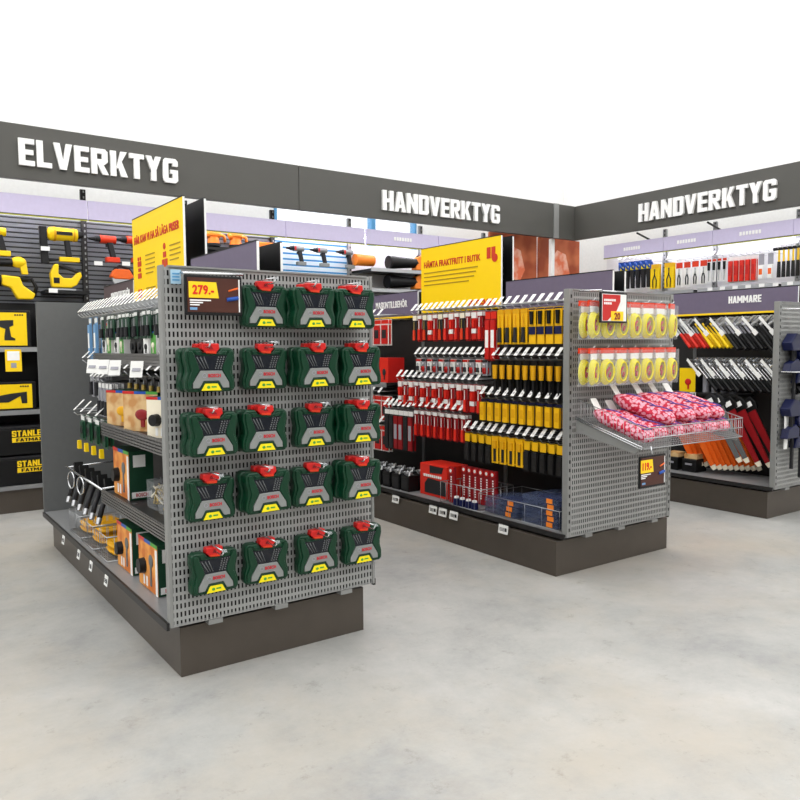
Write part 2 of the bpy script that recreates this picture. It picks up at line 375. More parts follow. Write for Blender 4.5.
# wall shelving bays
def wall_bay(loc, rz, slat, label, w=.98, shelves=(), post='dark_metal'):
    t = thing('wall_shelving_bay', label, 'shelving', loc, rz, 'wall shelving bays')
    MB().b(-w/2, w/2, .0, .03, .2, 2.5).build('back_panel', slat, t)
    MB().b(-w/2, w/2, -.42, .03, 0, .19).build('plinth', 'plinth_steel' if post == 'dark_metal' else 'plinth_steel', t)
    MB().b(-w/2, w/2, -.44, 0, .192, .22).build('base_shelf', 'shelf_grey', t)
    p = MB().b(w/2-.045, w/2, -.035, -.003, .22, 2.78).build('upright', post, t)
    m = MB()
    for k in range(50): m.b(w/2-.024, w/2-.012, -.038, -.0351, .3+k*.05, .32+k*.05)
    m.build('slot', 'grey_metal' if post == 'dark_metal' else 'dark_metal', p)
    if len(shelves) == 2 and post == 'dark_metal': MB().b(-w/2, w/2-.046, -.012, -.001, .222, 1.75).build('lower_panel', 'black', t)
    for z in shelves:
        sh = MB().b(-w/2+.003, w/2-.04, -.4, -.001, z-.02, z).build('shelf', 'dark_metal', t)
        MB().b(-w/2+.003, w/2-.04, -.412, -.4, z-.03, z+.008).build('price_rail', 'steel', sh)
    return t
wall_bay((.2, 7.3, 0), 0, M['slat_dark'], 'dark slat wall bay at far left holding yellow tools', .98, (.84, 1.36))
wall_bay((1.2, 7.3, 0), 0, M['slat_dark'], 'dark slat wall bay holding the yellow nail gun and tool chests', .98, (.84, 1.36))
wall_bay((2.16, 7.3, 0), 0, M['slat_dark'], 'dark slat wall bay holding orange drills', .93)
wall_bay((3.09, 7.3, 0), 0, M['slat_dark'], 'dark slat wall bay holding the orange sanders', .93)
wall_bay((4.03, 7.3, 0), 0, M['slat_blue_lit'], 'white slat wall bay with painted blue light and three cordless drills', .93, post='shelf_grey')
wall_bay((5.0, 7.3, 0), 0, M['bright_panel'], 'pale wall bay with orange and black leaf blowers', .98, (1.5, 1.98, 2.2), post='shelf_grey')
wall_bay((6.0, 7.3, 0), 0, M['slat_light'], 'pale wall bay behind the yellow delivery sign', .98, (1.5, 1.9), post='shelf_grey')
for i, (ya, yb) in enumerate([(6.75, 5.8), (5.8, 5.12), (5.12, 4.15), (4.15, 3.2)]):
    wall_bay((8.2, (ya+yb)/2, 0), FACE_L, M['bright_panel'], 'pale wall bay ' + ['holding the blue saws', 'holding orange carded pliers', 'holding red packs and yellow handled tools', 'nearest the camera at right'][i], ya-yb-.01, (1.2, 1.6, 1.98), post='shelf_grey')

# ------------------------------------------------------------------ gondolas
def gondola(x0, y0, y1, px0, px1, label, far_panel=True, lipmat='dark_metal', slots=True):
    w = .975; xc = x0+w/2
    t = thing('gondola_shelf', label, 'shelving', (xc, y0, 0))
    X = lambda x: x-xc
    MB().b(X(px0), X(px1), .03, y1-y0, 0, .208).build('plinth', 'plinth_steel', t, bevel=.002)
    for s, a, b_ in ((-1, X(x0), -.02), (1, .02, X(x0+w))):
        sh = MB().b(a, b_, .004, y1-y0-.03, .228, .25).build('base_shelf', 'shelf_grey', t)
        MB().b(*( (a-.012, a) if s < 0 else (b_, b_+.012)), -.01, y1-y0-.03, .222, .252).build('price_rail', lipmat, sh)
    MB().b(-.018, .018, .0, y1-y0-.03, .25, 1.64).build('spine_panel', 'spine_dark', t)
    uw = .03 if slots else .014
    e = MB().b(X(x0)+uw, X(x0+w)-uw, -.02, -.018, .235, 1.665).build('end_panel', M['perf'], t)
    MB().b(X(x0)+uw, X(x0+w)-uw, -.004, -.002, .24, 1.66).build('backing', 'black', e)
    for xx in (X(x0), X(x0+w)-uw):
        u = MB().b(xx, xx+uw, -.024, .02, .235, 1.672).build('upright', 'grey_metal', t, bevel=.002)
        if not slots: continue
        m = MB()
        for k in range(28): m.b(xx+.011, xx+.02, -.0255, -.0242, .27+k*.05, .29+k*.05)
        m.build('slot', 'black', u)
    MB().b(X(x0)+.03, X(x0+w)-.03, -.03, .0, 1.665, 1.672).build('top_rail', 'grey_metal', t)
    m = MB()
    for xx in (-.3, 0, .33): m.b(xx-.03, xx+.03, -.025, .02, .215, .234)
    m.build('bottom_clip', 'grey_metal', t)
    y = 1.0
    while y < y1-y0-.2:
        m = MB().b(-.03, .03, y-.03, y, .25, 1.66).build('centre_post', 'panel_grey', t); y += .98
    if far_panel:
        MB().b(X(x0), X(x0+w), y1-y0-.03, y1-y0, .21, 1.665).build('far_end_panel', 'panel_grey', t)
    return t, xc
G1, xc1 = gondola(.945, 2.95, 5.54, 1.0, 1.888, 'grey metal gondola shelf in the foreground with green cases on its end panel', slots=False)
G2, xc2 = gondola(3.275, 2.98, 5.95, 3.24, 4.30, 'grey metal gondola shelf in the middle with the pink bag basket')
G3, xc3 = gondola(5.64, 3.03, 5.95, 5.64, 6.62, 'grey metal gondola shelf at right under the HAMMARE sign')

# middle shelves on left side of gondola 1
def side_shelf(xt, xc, ya, yb, z):
    cx, cy = xc1, 2.95
    d = MB().b(xt-cx, xc-.02-cx, ya-cy, yb-cy, z-.025, z).build('shelf', 'dark_metal', G1)
    m = MB()
    for k in range(5): m.b(xt-.012-cx, xt-.002-cx, ya-cy, yb-cy, z-.055+k*.014, z-.047+k*.014)
    m.b(xt-.004-cx, xt-cx, ya-cy, yb-cy, z-.055, z+.012)
    m.build('ribbed_edge', 'rib_metal', d)
    for yy in (ya+.01, yb-.02): MB().prism([(xt+.02-cx, z-.03), (xc-.02-cx, z-.03), (xc-.02-cx, z-.13)], yy-cy, yy+.006-cy).build('bracket', 'grey_metal', d)
side_shelf(1.04, xc1, 2.99, 4.38, 1.315)
side_shelf(1.0, xc1, 2.99, 4.1, .958)
side_shelf(1.0, xc1, 2.99, 4.14, .595)

# toppers
def topper(name, xc, y0, y1, z0, z1, front, label, half=.05):
    t = thing(name, label, 'sign', (xc, (y0+y1)/2, z0))
    L_ = (y1-y0)/2; h = z1-z0
    for s in (-1, 1):
        b_ = MB().b(s*half-.004, s*half+.004, -L_, L_, 0, h).build('board', front, t)
        i0 = s*half - s*.004
        MB().b(min(i0, i0-s*.003), max(i0, i0-s*.003), -L_, L_, 0, h).build('backing', 'black', b_)
        MB().b(s*half-.005, s*half+.005, -L_-.004, -L_, 0, h).build('edge_trim', 'white', b_)
        MB().b(s*half-.005, s*half+.005, -L_, L_, h, h+.006).build('top_trim', 'black', b_)
    return t
def yellow_sign(xc, y0, y1, half, which):
    t = topper('yellow_sign', xc, y0, y1, 1.62, 2.13, 'sign_yellow', which, half)
    return t, -half-.0055
tp = topper('topper_sign', xc1, 2.98, 3.77, 1.6, 1.80, 'lavender', 'plain lilac grey topper board above the green cases', .055)
tp = topper('topper_sign', xc1, 4.8, 5.5, 1.6, 1.775, 'mauve_brown', 'brown grey topper reading MASKINTILLBEHÖR on foreground gondola', .05)
text('MASKINTILLBEHÖR', .44, .06, .003, 'white', tp, (-.056, -.06, .105), FACE_L)
tp = topper('topper_sign', xc2, 3.0, 3.93, 1.6, 1.80, 'lavender', 'plain lilac grey topper board beside the yellow delivery sign', .055)
tp = topper('topper_sign', xc2, 4.97, 5.93, 1.6, 1.80, 'lavender', 'lilac grey topper reading MASKINTILLBEHÖR on middle gondola', .055)
text('MASKINTILLBEHÖR', .47, .07, .003, 'white', tp, (-.061, -.10, .115), FACE_L)
MB().b(-.064, -.056, -.48, .48, -.012, .004).build('edge_strip', 'price_yellow', tp)
tp = topper('topper_sign', xc3, 3.09, 4.6, 1.62, 1.81, 'lavender', 'lilac grey topper board reading HAMMARE at right', .055)
text('HAMMARE', .29, .06, .004, 'white', tp, (-.061, -.31, .11), FACE_L)
MB().b(-.064, -.056, -.75, .75, -.012, .004).build('edge_strip', 'price_yellow', tp)

t, fx = yellow_sign(xc1, 3.86, 4.76, .057, 'yellow advice sign reading HÄR KAN VI HA SÅ LÅGA PRISER')
text('HÄR KAN VI HA SÅ LÅGA PRISER', .80, .06, .003, 'sign_red', t, (fx, 0.01, .385), FACE_L, bold=.015)
m = MB()
for (yy, zz, n) in ((.22, .27, 5), (-.21, .28, 4), (.22, .08, 5)):
    for k in range(n): m.b(fx-.001, fx+.001, yy-.19+(.03 if k == n-1 else 0), yy-.02, zz-k*.026, zz-k*.026+.007)
m.build('small_print', 'sign_brownink', t)
m = MB()
m.T = Matrix.Rotation(FACE_L, 4, 'Z') @ Matrix.Translation((0, fx, 0))
for bx_, bz in ((-.32, .19), (-.32, .0)):
    m.b(bx_-.035, bx_+.035, -.001, .001, bz+.03, bz+.06); m.b(bx_-.025, bx_+.025, -.001, .001, bz+.0, bz+.02); m.b(bx_-.035, bx_+.035, -.001, .001, bz-.04, bz-.01)
    m.cyl((bx_-.02, -.002, bz+.075), (bx_-.02, .001, bz+.075), .012); m.cyl((bx_+.02, -.002, bz+.075), (bx_+.02, .001, bz+.075), .012)
m.prism([(.10, .17), (.14, .17), (.14, .22), (.10, .22)], -.001, .001); m.prism([(.15, .17), (.19, .17), (.19, .22), (.15, .22)], -.001, .001); m.b(.12, .17, -.001, .001, .23, .26); m.cyl((.145, -.002, .29), (.145, .001, .29), .018)
m.build('pictogram', 'sign_red', t)
t, fx = yellow_sign(xc2, 3.98, 4.92, .055, 'yellow sign reading HÄMTA FRAKTFRITT I BUTIK on middle gondola')
text('HÄMTA FRAKTFRITT I BUTIK', .68, .06, .003, 'sign_red', t, (fx, .09, .385), FACE_L)
text('BYGGMAX', .3, .055, .003, 'sign_red', t, (fx, -.27, .045), FACE_L)
m = MB()
for k in range(4): m.b(fx-.001, fx+.001, -.22+(.1 if k == 3 else .02*k), .43, .31-k*.032, .31-k*.032+.009)
m.build('small_print', 'sign_brownink', t)
m = MB(); m.T = Matrix.Rotation(FACE_L, 4, 'Z') @ Matrix.Translation((0, fx, 0))
m.b(.32, .36, -.001, .001, .36, .44); m.b(.37, .41, -.001, .001, .36, .44); m.cyl((.405, -.002, .36), (.405, .001, .36), .03, n=18)
m.build('pictogram', 'sign_red', t)

# ------------------------------------------------------------------ small fittings
def make_hook(L_, tagw=.03, tagh=.07, name='display_hook', tilt=.78):
    r = MB().tube([(0, 0, 0), (0, -L_+.02, 0), (0, -L_, .018)], .0028).tube([(0, 0, .035), (0, -L_+.005, .035)], .0028).build(name, 'wire')
    tag(r, 'x', 'hook')
    a = tilt
    m = MB().box((0, -L_+math.sin(a)*tagh/2, .03+math.cos(a)*tagh/2), (tagw, .002, tagh), 0, rx=-a)
    tg = m.build('price_tag', ['paper'], r)
    m = MB()
    for k in (.3, .42): m.box((0, -L_-.0015*1.2+math.sin(a)*tagh*k, .03+.001+math.cos(a)*tagh*k), (tagw*.7, .0006, tagh*.05), 0, rx=-a)
    m.build('print', 'grey_ink', tg)
    return r
hookL = Proto(make_hook(.37)); hookG1 = Proto(make_hook(.40, .027, .085, tilt=.8)); hookS = Proto(make_hook(.30))

def card_pack(name, w, h, cardm, insm, header=None, hh=.03, shape='bar', d=.012):
    '''flat hanging pack: card is the root, what it carries is a child'''
    poly = [(-w/2, -h), (w/2, -h), (w/2, -.006), (w/2-.005, 0), (-w/2+.005, 0), (-w/2, -.006)]
    r = MB().prism(poly, 0, .003).build(name, cardm)
    tag(r, 'x', 'pack')
    if header: MB().b(-w/2, w/2, -.002, -.0002, -hh, -.004).build('header_card', header, r)
    z0, z1 = -h+.012, -hh-.01
    m = MB()
    if shape == 'bar':
        m.cyl((0, -d/2-.002, z0), (0, -d/2-.002, z0+(z1-z0)*.55), w*.26, w*.22, 0, 8).cyl((0, -d/2-.002, z0+(z1-z0)*.55), (0, -d/2-.002, z1), w*.07, w*.06, 1, 6)
    elif shape == 'handle':
        m.cyl((0, -.01, z1-.09), (0, -.01, z1), w*.3, w*.36, 0, 8).cyl((0, -.01, z0), (0, -.01, z1-.09), w*.1, w*.12, 1, 6)
    elif shape == 'box':
        m.b(-w*.4, w*.4, -d, -.0005, z0, z1, 0).b(-w*.3, w*.3, -d-.001, -d, z0+(z1-z0)*.3, z0+(z1-z0)*.75, 1)
    elif shape == 'band':
        m.b(-w*.46, w*.46, -.004, -.0005, z0+(z1-z0)*.25, z0+(z1-z0)*.5, 1).cyl((0, -.008, z0+(z1-z0)*.58), (0, -.008, z1), w*.2, w*.26, 0, 8)
    elif shape == 'pliers':
        for s in (-1, 1):
            m.tube([(s*.006, -.008, z0+(z1-z0)*.62), (s*w*.2, -.008, z0+(z1-z0)*.4), (s*w*.16, -.008, z0)], .006, 0)
            m.tube([(-s*.004, -.008, z0+(z1-z0)*.62), (s*.004, -.008, z1)], .005, 1)
    elif shape == 'blade':
        m.b(-w*.18, w*.18, -.004, -.0005, z0, z1, 1).b(-w*.3, w*.3, -.012, -.0005, z1-.05, z1, 0)
    m.build({'bar': 'tool', 'handle': 'tool', 'box': 'blister', 'band': 'tool', 'pliers': 'pliers', 'blade': 'blade'}[shape], list(insm), r)
    return r

def hang_row(hook, ys, x_panel, z, packs, label_tool, place, group, L_, depth=2, step=.03, hooks=True, rz=FACE_L, axis='y'):
    '''ys ordered from image left to right; packs: one Proto or list of Protos per hook'''
    n = len(ys)
    for i, y in enumerate(ys):
        lo = nth(i, n)
        def P(d, dz):
            return (x_panel-d, y, z+dz) if rz else (y, x_panel-d, z+dz)
        pk = packs[i] if isinstance(packs, list) else packs
        tl = 'nothing else' if pk is None else (pk[1] if isinstance(pk, tuple) else label_tool)
        if hooks: hook.put(P(0, 0), rz, 'hook with %s, %s %s' % (tl, lo, place), 'hooks ' + place)
        if pk is None: continue
        pk, lt = pk if isinstance(pk, tuple) else (pk, label_tool)
        for k in range(depth):
            lab = '%s%s, %s %s' % (['front ', 'rear ' if depth == 2 else 'second-deep ', 'third-deep '][k] if depth > 1 else '', lt, lo, place)
            pk.put(P(L_-.03-k*step, -.004), rz, lab, '%s %s' % (lt, place))
def lin(a, b_, n): return [a+(b_-a)*i/(n-1) for i in range(n)]

# product protos for the middle gondola
p_red = Proto(card_pack('blister_pack', .046, .2, 'dark_red', ('bright_red', 'paper'), 'paper', .03))
p_red2 = Proto(card_pack('blister_pack', .048, .19, 'red', ('bright_red', 'paper'), 'paper', .045, 'band'))
p_orange = Proto(card_pack('blister_pack', .046, .2, 'charcoal', ('orange_red', 'brass'), 'ivory', .04, 'bar'))
p_small = Proto(card_pack('small_tool_pack', .05, .10, 'paper', ('charcoal', 'steel'), 'red', .02, 'bar'))
p_small2 = Proto(card_pack('small_tool_pack', .05, .11, 'grey_ink', ('red', 'steel'), 'charcoal', .02, 'pliers'))
p_ywide = Proto(card_pack('drill_bit_pack', .056, .225, 'yellow', ('charcoal', 'deep_yellow'), 'deep_yellow', .03, 'bar'))
p_yband = Proto(card_pack('drill_bit_pack', .058, .225, 'yellow', ('black', 'navy'), 'navy', .012, 'band'))
p_chis = Proto(card_pack('chisel', .05, .23, 'black', ('deep_yellow', 'dark_metal'), 'black', .02, 'handle'))
p_yel = Proto(card_pack('yellow_bit_pack', .05, .155, 'charcoal', ('yellow', 'deep_yellow'), 'navy', .012, 'box', .02))
p_ycard = Proto(card_pack('saw_blade_pack', .062, .18, 'yellow', ('deep_yellow', 'charcoal'), 'yellow', .02, 'blade'))
p_ysm = Proto(card_pack('screw_bit_pack', .05, .20, 'black', ('dark_metal', 'spine_dark'), 'yellow', .06, 'box'))
p_long = Proto(card_pack('long_blister_pack', .06, .32, 'charcoal', ('dark_red', 'grey_ink'), 'paper', .04, 'box'))
p_blk = Proto(card_pack('long_blister_pack', .06, .32, 'black', ('charcoal', 'dark_metal'), 'paper', .04, 'box'))
p_dred = Proto(card_pack('saw_blade_wallet', .05, .33, 'dark_red', ('red', 'white'), 'bright_red', .05, 'box'))
xs2 = 3.74
g = 'on middle gondola'
hang_row(hookL, lin(4.60, 3.86, 13), xs2, 1.59, [[p_red, p_orange, p_red, p_red2][i % 4] if i > 2 else (p_orange if i != 1 else p_red) for i in range(13)], 'red carded tool', 'in top left row '+g, '', .37, 3)
hang_row(hookL, [3.78, 3.725], xs2, 1.585, p_dred, 'long dark red blade wallet', 'in top row '+g, '', .37, 2)
hang_row(hookL, lin(3.66, 3.08, 9), xs2, 1.59, [(p_ywide, 'narrow yellow drill pack')]*4+[(p_yband, 'navy banded yellow pack')]*5, '', 'in top right row '+g, '', .37, 3)
hang_row(hookL, lin(4.56, 3.81, 12), xs2, 1.265, [p_small, p_small2]*6, 'small grey tool pack', 'in second left row '+g, '', .37, 2)
hang_row(hookL, lin(3.70, 3.07, 10), xs2, 1.26, p_chis, 'yellow handled chisel', 'in second right row '+g, '', .37, 2)
hang_row(hookL, lin(4.80, 3.87, 14), xs2, 1.09, [p_red2, p_red]*7, 'white banded red pack', 'in third left row '+g, '', .37, 2)
hang_row(hookL, lin(3.82, 3.07, 11), xs2, 1.0, p_yel, 'yellow bit pack', 'in third right row '+g, '', .37, 3)
hang_row(hookL, lin(4.98, 4.66, 6), xs2, .86, [(p_blk, 'long black pack'), (p_blk, 'long black pack'), (p_long, 'long dark red pack'), (p_long, 'long dark red pack'), (p_blk, 'long black pack'), (p_long, 'long dark red pack')], '', 'in lowest left row '+g, '', .37, 2)
hang_row(hookL, lin(4.59, 4.04, 8), xs2, .875, p_red, 'red carded tool', 'in lowest left row '+g, '', .37, 3)
hang_row(hookL, lin(3.99, 3.77, 4), xs2, .755, p_ysm, 'yellow topped pack', 'left of yellow cards '+g, '', .37, 2)
hang_row(hookL, lin(3.71, 3.48, 4), xs2, .755, p_ycard, 'flat yellow blade card', 'in lowest row '+g, '', .37, 2)
hang_row(hookL, lin(3.41, 3.06, 6), xs2, .755, p_ysm, 'yellow topped pack', 'right of yellow cards '+g, '', .37, 2)
p_bay = Proto(card_pack('wide_blister_pack', .1, .21, 'paper', ('red', 'charcoal'), 'bright_red', .035, 'box'))
for j, z in enumerate([1.575, .955, .71]):
    hang_row(hookL, lin(5.5, 5.06, 5), xs2, z, p_bay, 'wide red blister pack', ['in top row', 'in middle row', 'in low row'][j]+' under MASKINTILLBEHÖR topper', '', .33, 2)

def boxy(name, w, d, h, sidem, frontm, label, cat, loc, rz=0, group=None, circle=None, stripe=None):
    t = thing(name, label, cat, loc, rz, group)
    MB().b(-w/2, w/2, -d/2, d/2, 0, h).build('carton', sidem, t, bevel=.002)
    MB().b(-w/2+.001, w/2-.001, -d/2-.0015, -d/2, .001, h-.001).build('front_print', frontm, t)
    if circle == 'charcoal' and w > .18:
        MB().cyl((-w*.2, -d/2-.0016, h*.44), (-w*.2, -d/2-.03, h*.44), w*.13, w*.12, 0, 14).build('round_window', 'black', t)
        MB().ell((w*.17, -d/2-.003, h*.62), (w*.11, .004, h*.13)).b(w*.13, w*.2, -d/2-.005, -d/2-.0015, h*.12, h*.55).build('pictured_tool', 'panel_grey', t)
        MB().b(-w*.25, -w*.18, -d/2-.003, -d/2-.0015, h*.06, h*.25).b(-w*.1, -w*.03, -d/2-.003, -d/2-.0015, h*.06, h*.25).build('white_print', 'white', t)
    elif circle: MB().ell((w*.05, -d/2-.004, h*.42), (w*.2, .006, h*.14), 0).b(w*.02, w*.12, -d/2-.006, -d/2-.0015, h*.12, h*.3).build('pictured_tool', circle, t)
    if stripe:
        m = MB()
        cs = ['red', 'blue', 'leaf_green']
        for k in range(3): m.b(-w/2+w*k/3, -w/2+w*(k+1)/3, -d/2-.0025, -d/2-.0015, h*.93, h, k)
        m.build('colour_band', cs, t)
    return t
cx, cy = xc2, 2.98
shf = MB().b(3.41-cx, 3.74-cx, 5.0-cy, 5.6-cy, 1.04, 1.06).build('shelf', 'dark_metal', G2); MB().b(3.402-cx, 3.41-cx, 5.0-cy, 5.6-cy, 1.025, 1.064).build('price_rail', 'steel', shf)
for i, y in enumerate(lin(5.52, 5.08, 4)):
    boxy('tool_box_carton', .12, .16, .2, 'red', 'bright_red', 'bright red tool carton, %s on the dark shelf of middle gondola' % nth(i, 4), 'box', (3.52, y, 1.061), FACE_L, 'red cartons on the shelf', circle='charcoal')

# bottom shelf of middle gondola
def socket_set():
    r = MB().b(-.05, .05, -.05, .05, 0, .12).build('socket_tub', 'black', bevel=.004); tag(r, 'x', 'tub')
    MB().b(-.04, .04, -.052, -.05, .02, .09).build('label', 'charcoal', r)
    m = MB()
    for k in range(7): m.cyl((random.uniform(-.03, .03), random.uniform(-.035, .035), .105), (random.uniform(-.035, .035), random.uniform(-.04, .04), .145), .011, .009, 0, 8)
    m.build('steel_piece', 'steel', r); return r
st = Proto(socket_set())
k = 0
for r_ in range(2):
    for i, y in enumerate(lin(5.25, 4.62, 6)):
        st.put((3.36+r_*.12, y, .251), FACE_L, 'black tub of steel fittings, %s in %s row on base shelf' % (nth(i, 6), ['front', 'back'][r_]), 'tubs of steel fittings')
def red_case():
    t = thing('power_tool_carton', 'red and black tool carton with white lettering on middle gondola base shelf', 'box', (3.46, 4.33, .251), FACE_L)
    MB().b(-.16, .16, -.1, .1, 0, .235).build('carton', 'bright_red', t, bevel=.003)
    MB().prism([(-.10, .02), (.15, .02), (.15, .12), (-.06, .13), (-.10, .09)], -.103, -.1).prism([(-.04, .17), (.1, .18), (.12, .225), (-.04, .225)], -.103, -.1).build('black_print', 'charcoal', t)
    m = MB()
    for k in range(9): m.b(-.11+k*.024, -.095+k*.024, -.105, -.1, .14, .158)
    m.build('lettering', 'white', t)
red_case()
def red_clip():
    r = MB().b(-.03, .03, -.012, .012, 0, .25).build('saw_blade_sleeve', 'dark_red', bevel=.004); tag(r, 'x', 'sleeve')
    MB().cyl((0, -.0121, .225), (0, -.018, .225), .022, n=16).build('round_badge', 'red', r)
    MB().cyl((0, -.0181, .225), (0, -.0195, .225), .012, n=16).build('logo', 'white', r)
    m = MB()
    for k in range(9): m.b(-.006, .006, -.0135, -.012, .04+k*.017, .05+k*.017)
    m.build('lettering', 'white', r); return r
rc = Proto(red_clip())
for i, y in enumerate(lin(4.06, 3.76, 6)):
    rc.put((3.44, y, .256), FACE_L, 'dark red upright blade sleeve, %s in the wire bin' % nth(i, 6), 'dark red sleeves in the wire bin')
rc.put((3.33, 4.07, .256), FACE_L, 'bright red blade sleeve with round badge, standing in front of wire bin', 'red sleeves in front')
def lid():
    r = MB().cyl((0, 0, 0), (0, 0, .05), .025, .022, 0, 14).build('blue_capped_pot', 'navy'); tag(r, 'x', 'pot')
    MB().cyl((0, 0, .05), (0, 0, .062), .018, .016, 0, 14).build('cap', 'white', r); return r
lp = Proto(lid())
for i, y in enumerate(lin(3.99, 3.8, 4)):
    lp.put((3.30, y, .253), 0, 'small navy pot with white cap, %s at the shelf edge' % nth(i, 4), 'navy pots at the shelf edge')

def wire_bin(w, d, h, label, loc, rz, group=None, step=.03, r=.0018):
    t = thing('wire_bin', label, 'wire basket', loc, rz, group)
    m = MB()
    for z in (0.004, h): m.tube([(-w/2, -d/2, z), (w/2, -d/2, z), (w/2, d/2, z), (-w/2, d/2, z)], r*1.6, closed=True)
    m.build('rim', 'wire', t)
    m = MB(); n = max(2, int(w/step))
    for i in range(n+1):
        x = -w/2+w*i/n; m.tube([(x, -d/2, h), (x, -d/2, .004), (x, d/2, .004), (x, d/2, h)], r, n=4)
    n = max(2, int(d/step))
    for i in range(1, n):
        y = -d/2+d*i/n
        for x in (-w/2, w/2): m.tube([(x, y, .004), (x, y, h)], r, n=4)
    m.build('wire_grid', 'wire', t)
    return t
wire_bin(.42, .3, .15, 'wire bin around dark red sleeves on middle gondola base shelf', (3.42, 3.92, .252), FACE_L, step=.06)
wire_bin(.72, .4, .12, 'low wire bin around the blue clear packs on middle gondola', (3.5, 3.4, .252), FACE_L, step=.14, r=.0014)
def blue_pack():
    r = MB().prism([(-.15, 0), (.15, 0), (.15, .022), (.13, .034), (-.13, .034), (-.15, .022)], -.13, .13).build('clear_pack', 'smoke_plastic'); tag(r, 'x', 'pack')
    MB().ell((-.0, .0, .016), (.11, .1, .013)).build('blue_tool', 'navy', r)
    MB().b(.06, .11, -.133, -.131, .004, .032).build('orange_label', 'tool_orange', r); return r
bpk = Proto(blue_pack())
pos = ['bottom', 'second', 'third', 'fourth', 'top']
for k in range(5): bpk.put((3.44, 3.21, .258+k*.036), FACE_L+.04*(k % 2)-.02, 'clear pack with navy contents, %s of the taller right stack' % ['bottom', 'second', 'third', 'fourth', 'top'][k], 'clear packs with navy contents')
for k in range(3): bpk.put((3.44, 3.56, .258+k*.036), FACE_L-.05+.05*k, 'clear pack with navy contents, %s of the lower left stack' % ['bottom', 'middle', 'top'][k], 'clear packs with navy contents')

def shelf_label(loc, rz, label, w=.085, h=.055, colr='paper'):
    o = MB().box((0, 0, 0), (w, .003, h), 0, rx=-.15).build('shelf_label', colr, loc=loc, rz=rz); tag(o, label, 'label', 'shelf edge labels')
    m = MB()
    for k in range(3): m.box((-w*.1, -.003-.0006*k, .008-k*.008), (w*.5, .001, .003), 0, rx=-.15)
    m.b(w*.2, w*.4, -.0045, -.0025, -.01, .012)
    m.build('print', 'dark_ink', o)
for i, (y, z) in enumerate([(4.62, .2), (4.16, .2), (4.05, .2), (3.93, .2), (3.44, .2)]):
    shelf_label((3.224, y, z), FACE_L, 'white price label, %s on middle gondola base edge' % nth(i, 5))
shelf_label((3.224, 4.98, .2), FACE_L, 'yellow and white price label near the dark tubs on middle gondola', .14, .07, 'price_yellow')
for i, y in enumerate([4.83, 4.43, 4.15, 3.84]):
    shelf_label((.925, y, .203), FACE_L, 'white price label, %s on foreground gondola base edge' % nth(i, 4), .055, .05)
shelf_label((5.61, 4.05, .2), FACE_L, 'white price label on right gondola base edge')

# ------------------------------------------------------------------ green drill bit cases on the near end panel
def green_case():
    t = thing('drill_bit_case', 'x', 'tool case')
    half = [(0, .066), (.028, .066), (.036, .074), (.044, .086), (.084, .086), (.098, .074), (.1, .045), (.092, .01), (.092, -.012), (.1, -.04), (.1, -.074), (.088, -.086), (0, -.086)]
    poly = half + [(-x, z) for x, z in reversed(half[1:-1])]
    s = MB().prism(poly, 0, .046).build('shell', 'case_green', t, bevel=.007)
    m = MB()
    for sx in (-1, 1):
        q = [(.090, .074), (.074, .074), (.05, .02), (.046, .0), (.074, -.05), (.078, -.078), (.092, -.074), (.092, -.045), (.078, -.005), (.086, .03)]
        m.prism([(sx*a, b_) for a, b_ in q], -.007, .002)
    m.prism([(-.056, .056), (.056, .056), (.066, .074), (.045, .072), (.034, .06), (-.034, .06), (-.045, .072), (-.066, .074)], -.006, .002)
    m.prism([(-.034, -.044), (.034, -.044), (.05, -.083), (-.05, -.083)], -.006, .002)
    m.build('rib', 'case_green', t, bevel=.003)
    w = MB().prism([(-.07, .056), (.07, .056), (.042, -.004), (-.042, -.004)], -.003, .003).build('window', 'case_dark', t)
    m = MB()
    for i in range(4):
        for j in range(6): m.b(.016+i*.011+j*.0025, .021+i*.011+j*.0025, -.0045, -.003, .004+j*.0085, .009+j*.0085)
    m.build('bit_set', 'panel_grey', w)
    m = MB()
    for i in range(3): m.tube([(-.056+i*.014, -.003, .05), (-.03+i*.01, -.003, .005)], .002, n=5)
    m.build('drill_bit', 'panel_grey', w)
    pl = MB().prism([(-.043, -.003), (.043, -.003), (.072, -.05), (.073, -.07), (.047, -.07), (.031, -.042), (-.031, -.042), (-.047, -.07), (-.073, -.07), (-.072, -.05)], -.0085, .0).build('grey_plate', 'case_grey', t, bevel=.0015)
    text('BOSCH', .05, .014, .002, 'logo_red', pl, (.012, -.0092, -.022), bold=.03)
    MB().tube([(-.028+.008*math.cos(a), -.009, -.022+.008*math.sin(a)) for a in [2*PI*k/14 for k in range(14)]], .0012, closed=True, n=5).build('emblem', 'grey_ink', pl)
    yl = MB().prism([(-.025, -.053), (.025, -.053), (.04, -.08), (-.04, -.08)], -.0085, -.004).build('yellow_label', 'label_yellow', t)
    MB().ell((-.012, -.009, -.067), (.007, .001, .006)).b(.0, .02, -.0095, -.0085, -.069, -.063).build('print', 'leaf_green', yl)
    h = MB().prism([(-.022, .058), (.022, .058), (.026, .072), (.036, .08), (.034, .102), (-.034, .102), (-.036, .08), (-.026, .072)], -.004, .034).build('handle', 'handle_red', t, bevel=.004)
    MB().b(-.02, .02, -.006, -.004, .062, .072).build('latch', 'orange_red', h)
    MB().prism([(-.01, .08), (.01, .08), (.0, .096)], -.0055, -.004).build('hang_hole', 'dark_red', h)
    return t
gc = Proto(green_case())
hkc = Proto(make_hook(.15, .0, .0) if False else MB().tube([(0, 0, 0), (0, -.15, 0), (0, -.165, .012)], .003).tube([(0, 0, .02), (0, -.15, .02)], .003).build('long_hook', 'chrome'))
hkc.o['label'] = 'x'; hkc.o['category'] = 'hook'
tgm = MB().box((.004, -.165, .02), (.02, .002, .014), 0, rx=-.7).build('tag_plate', 'clear_plastic', hkc.o)
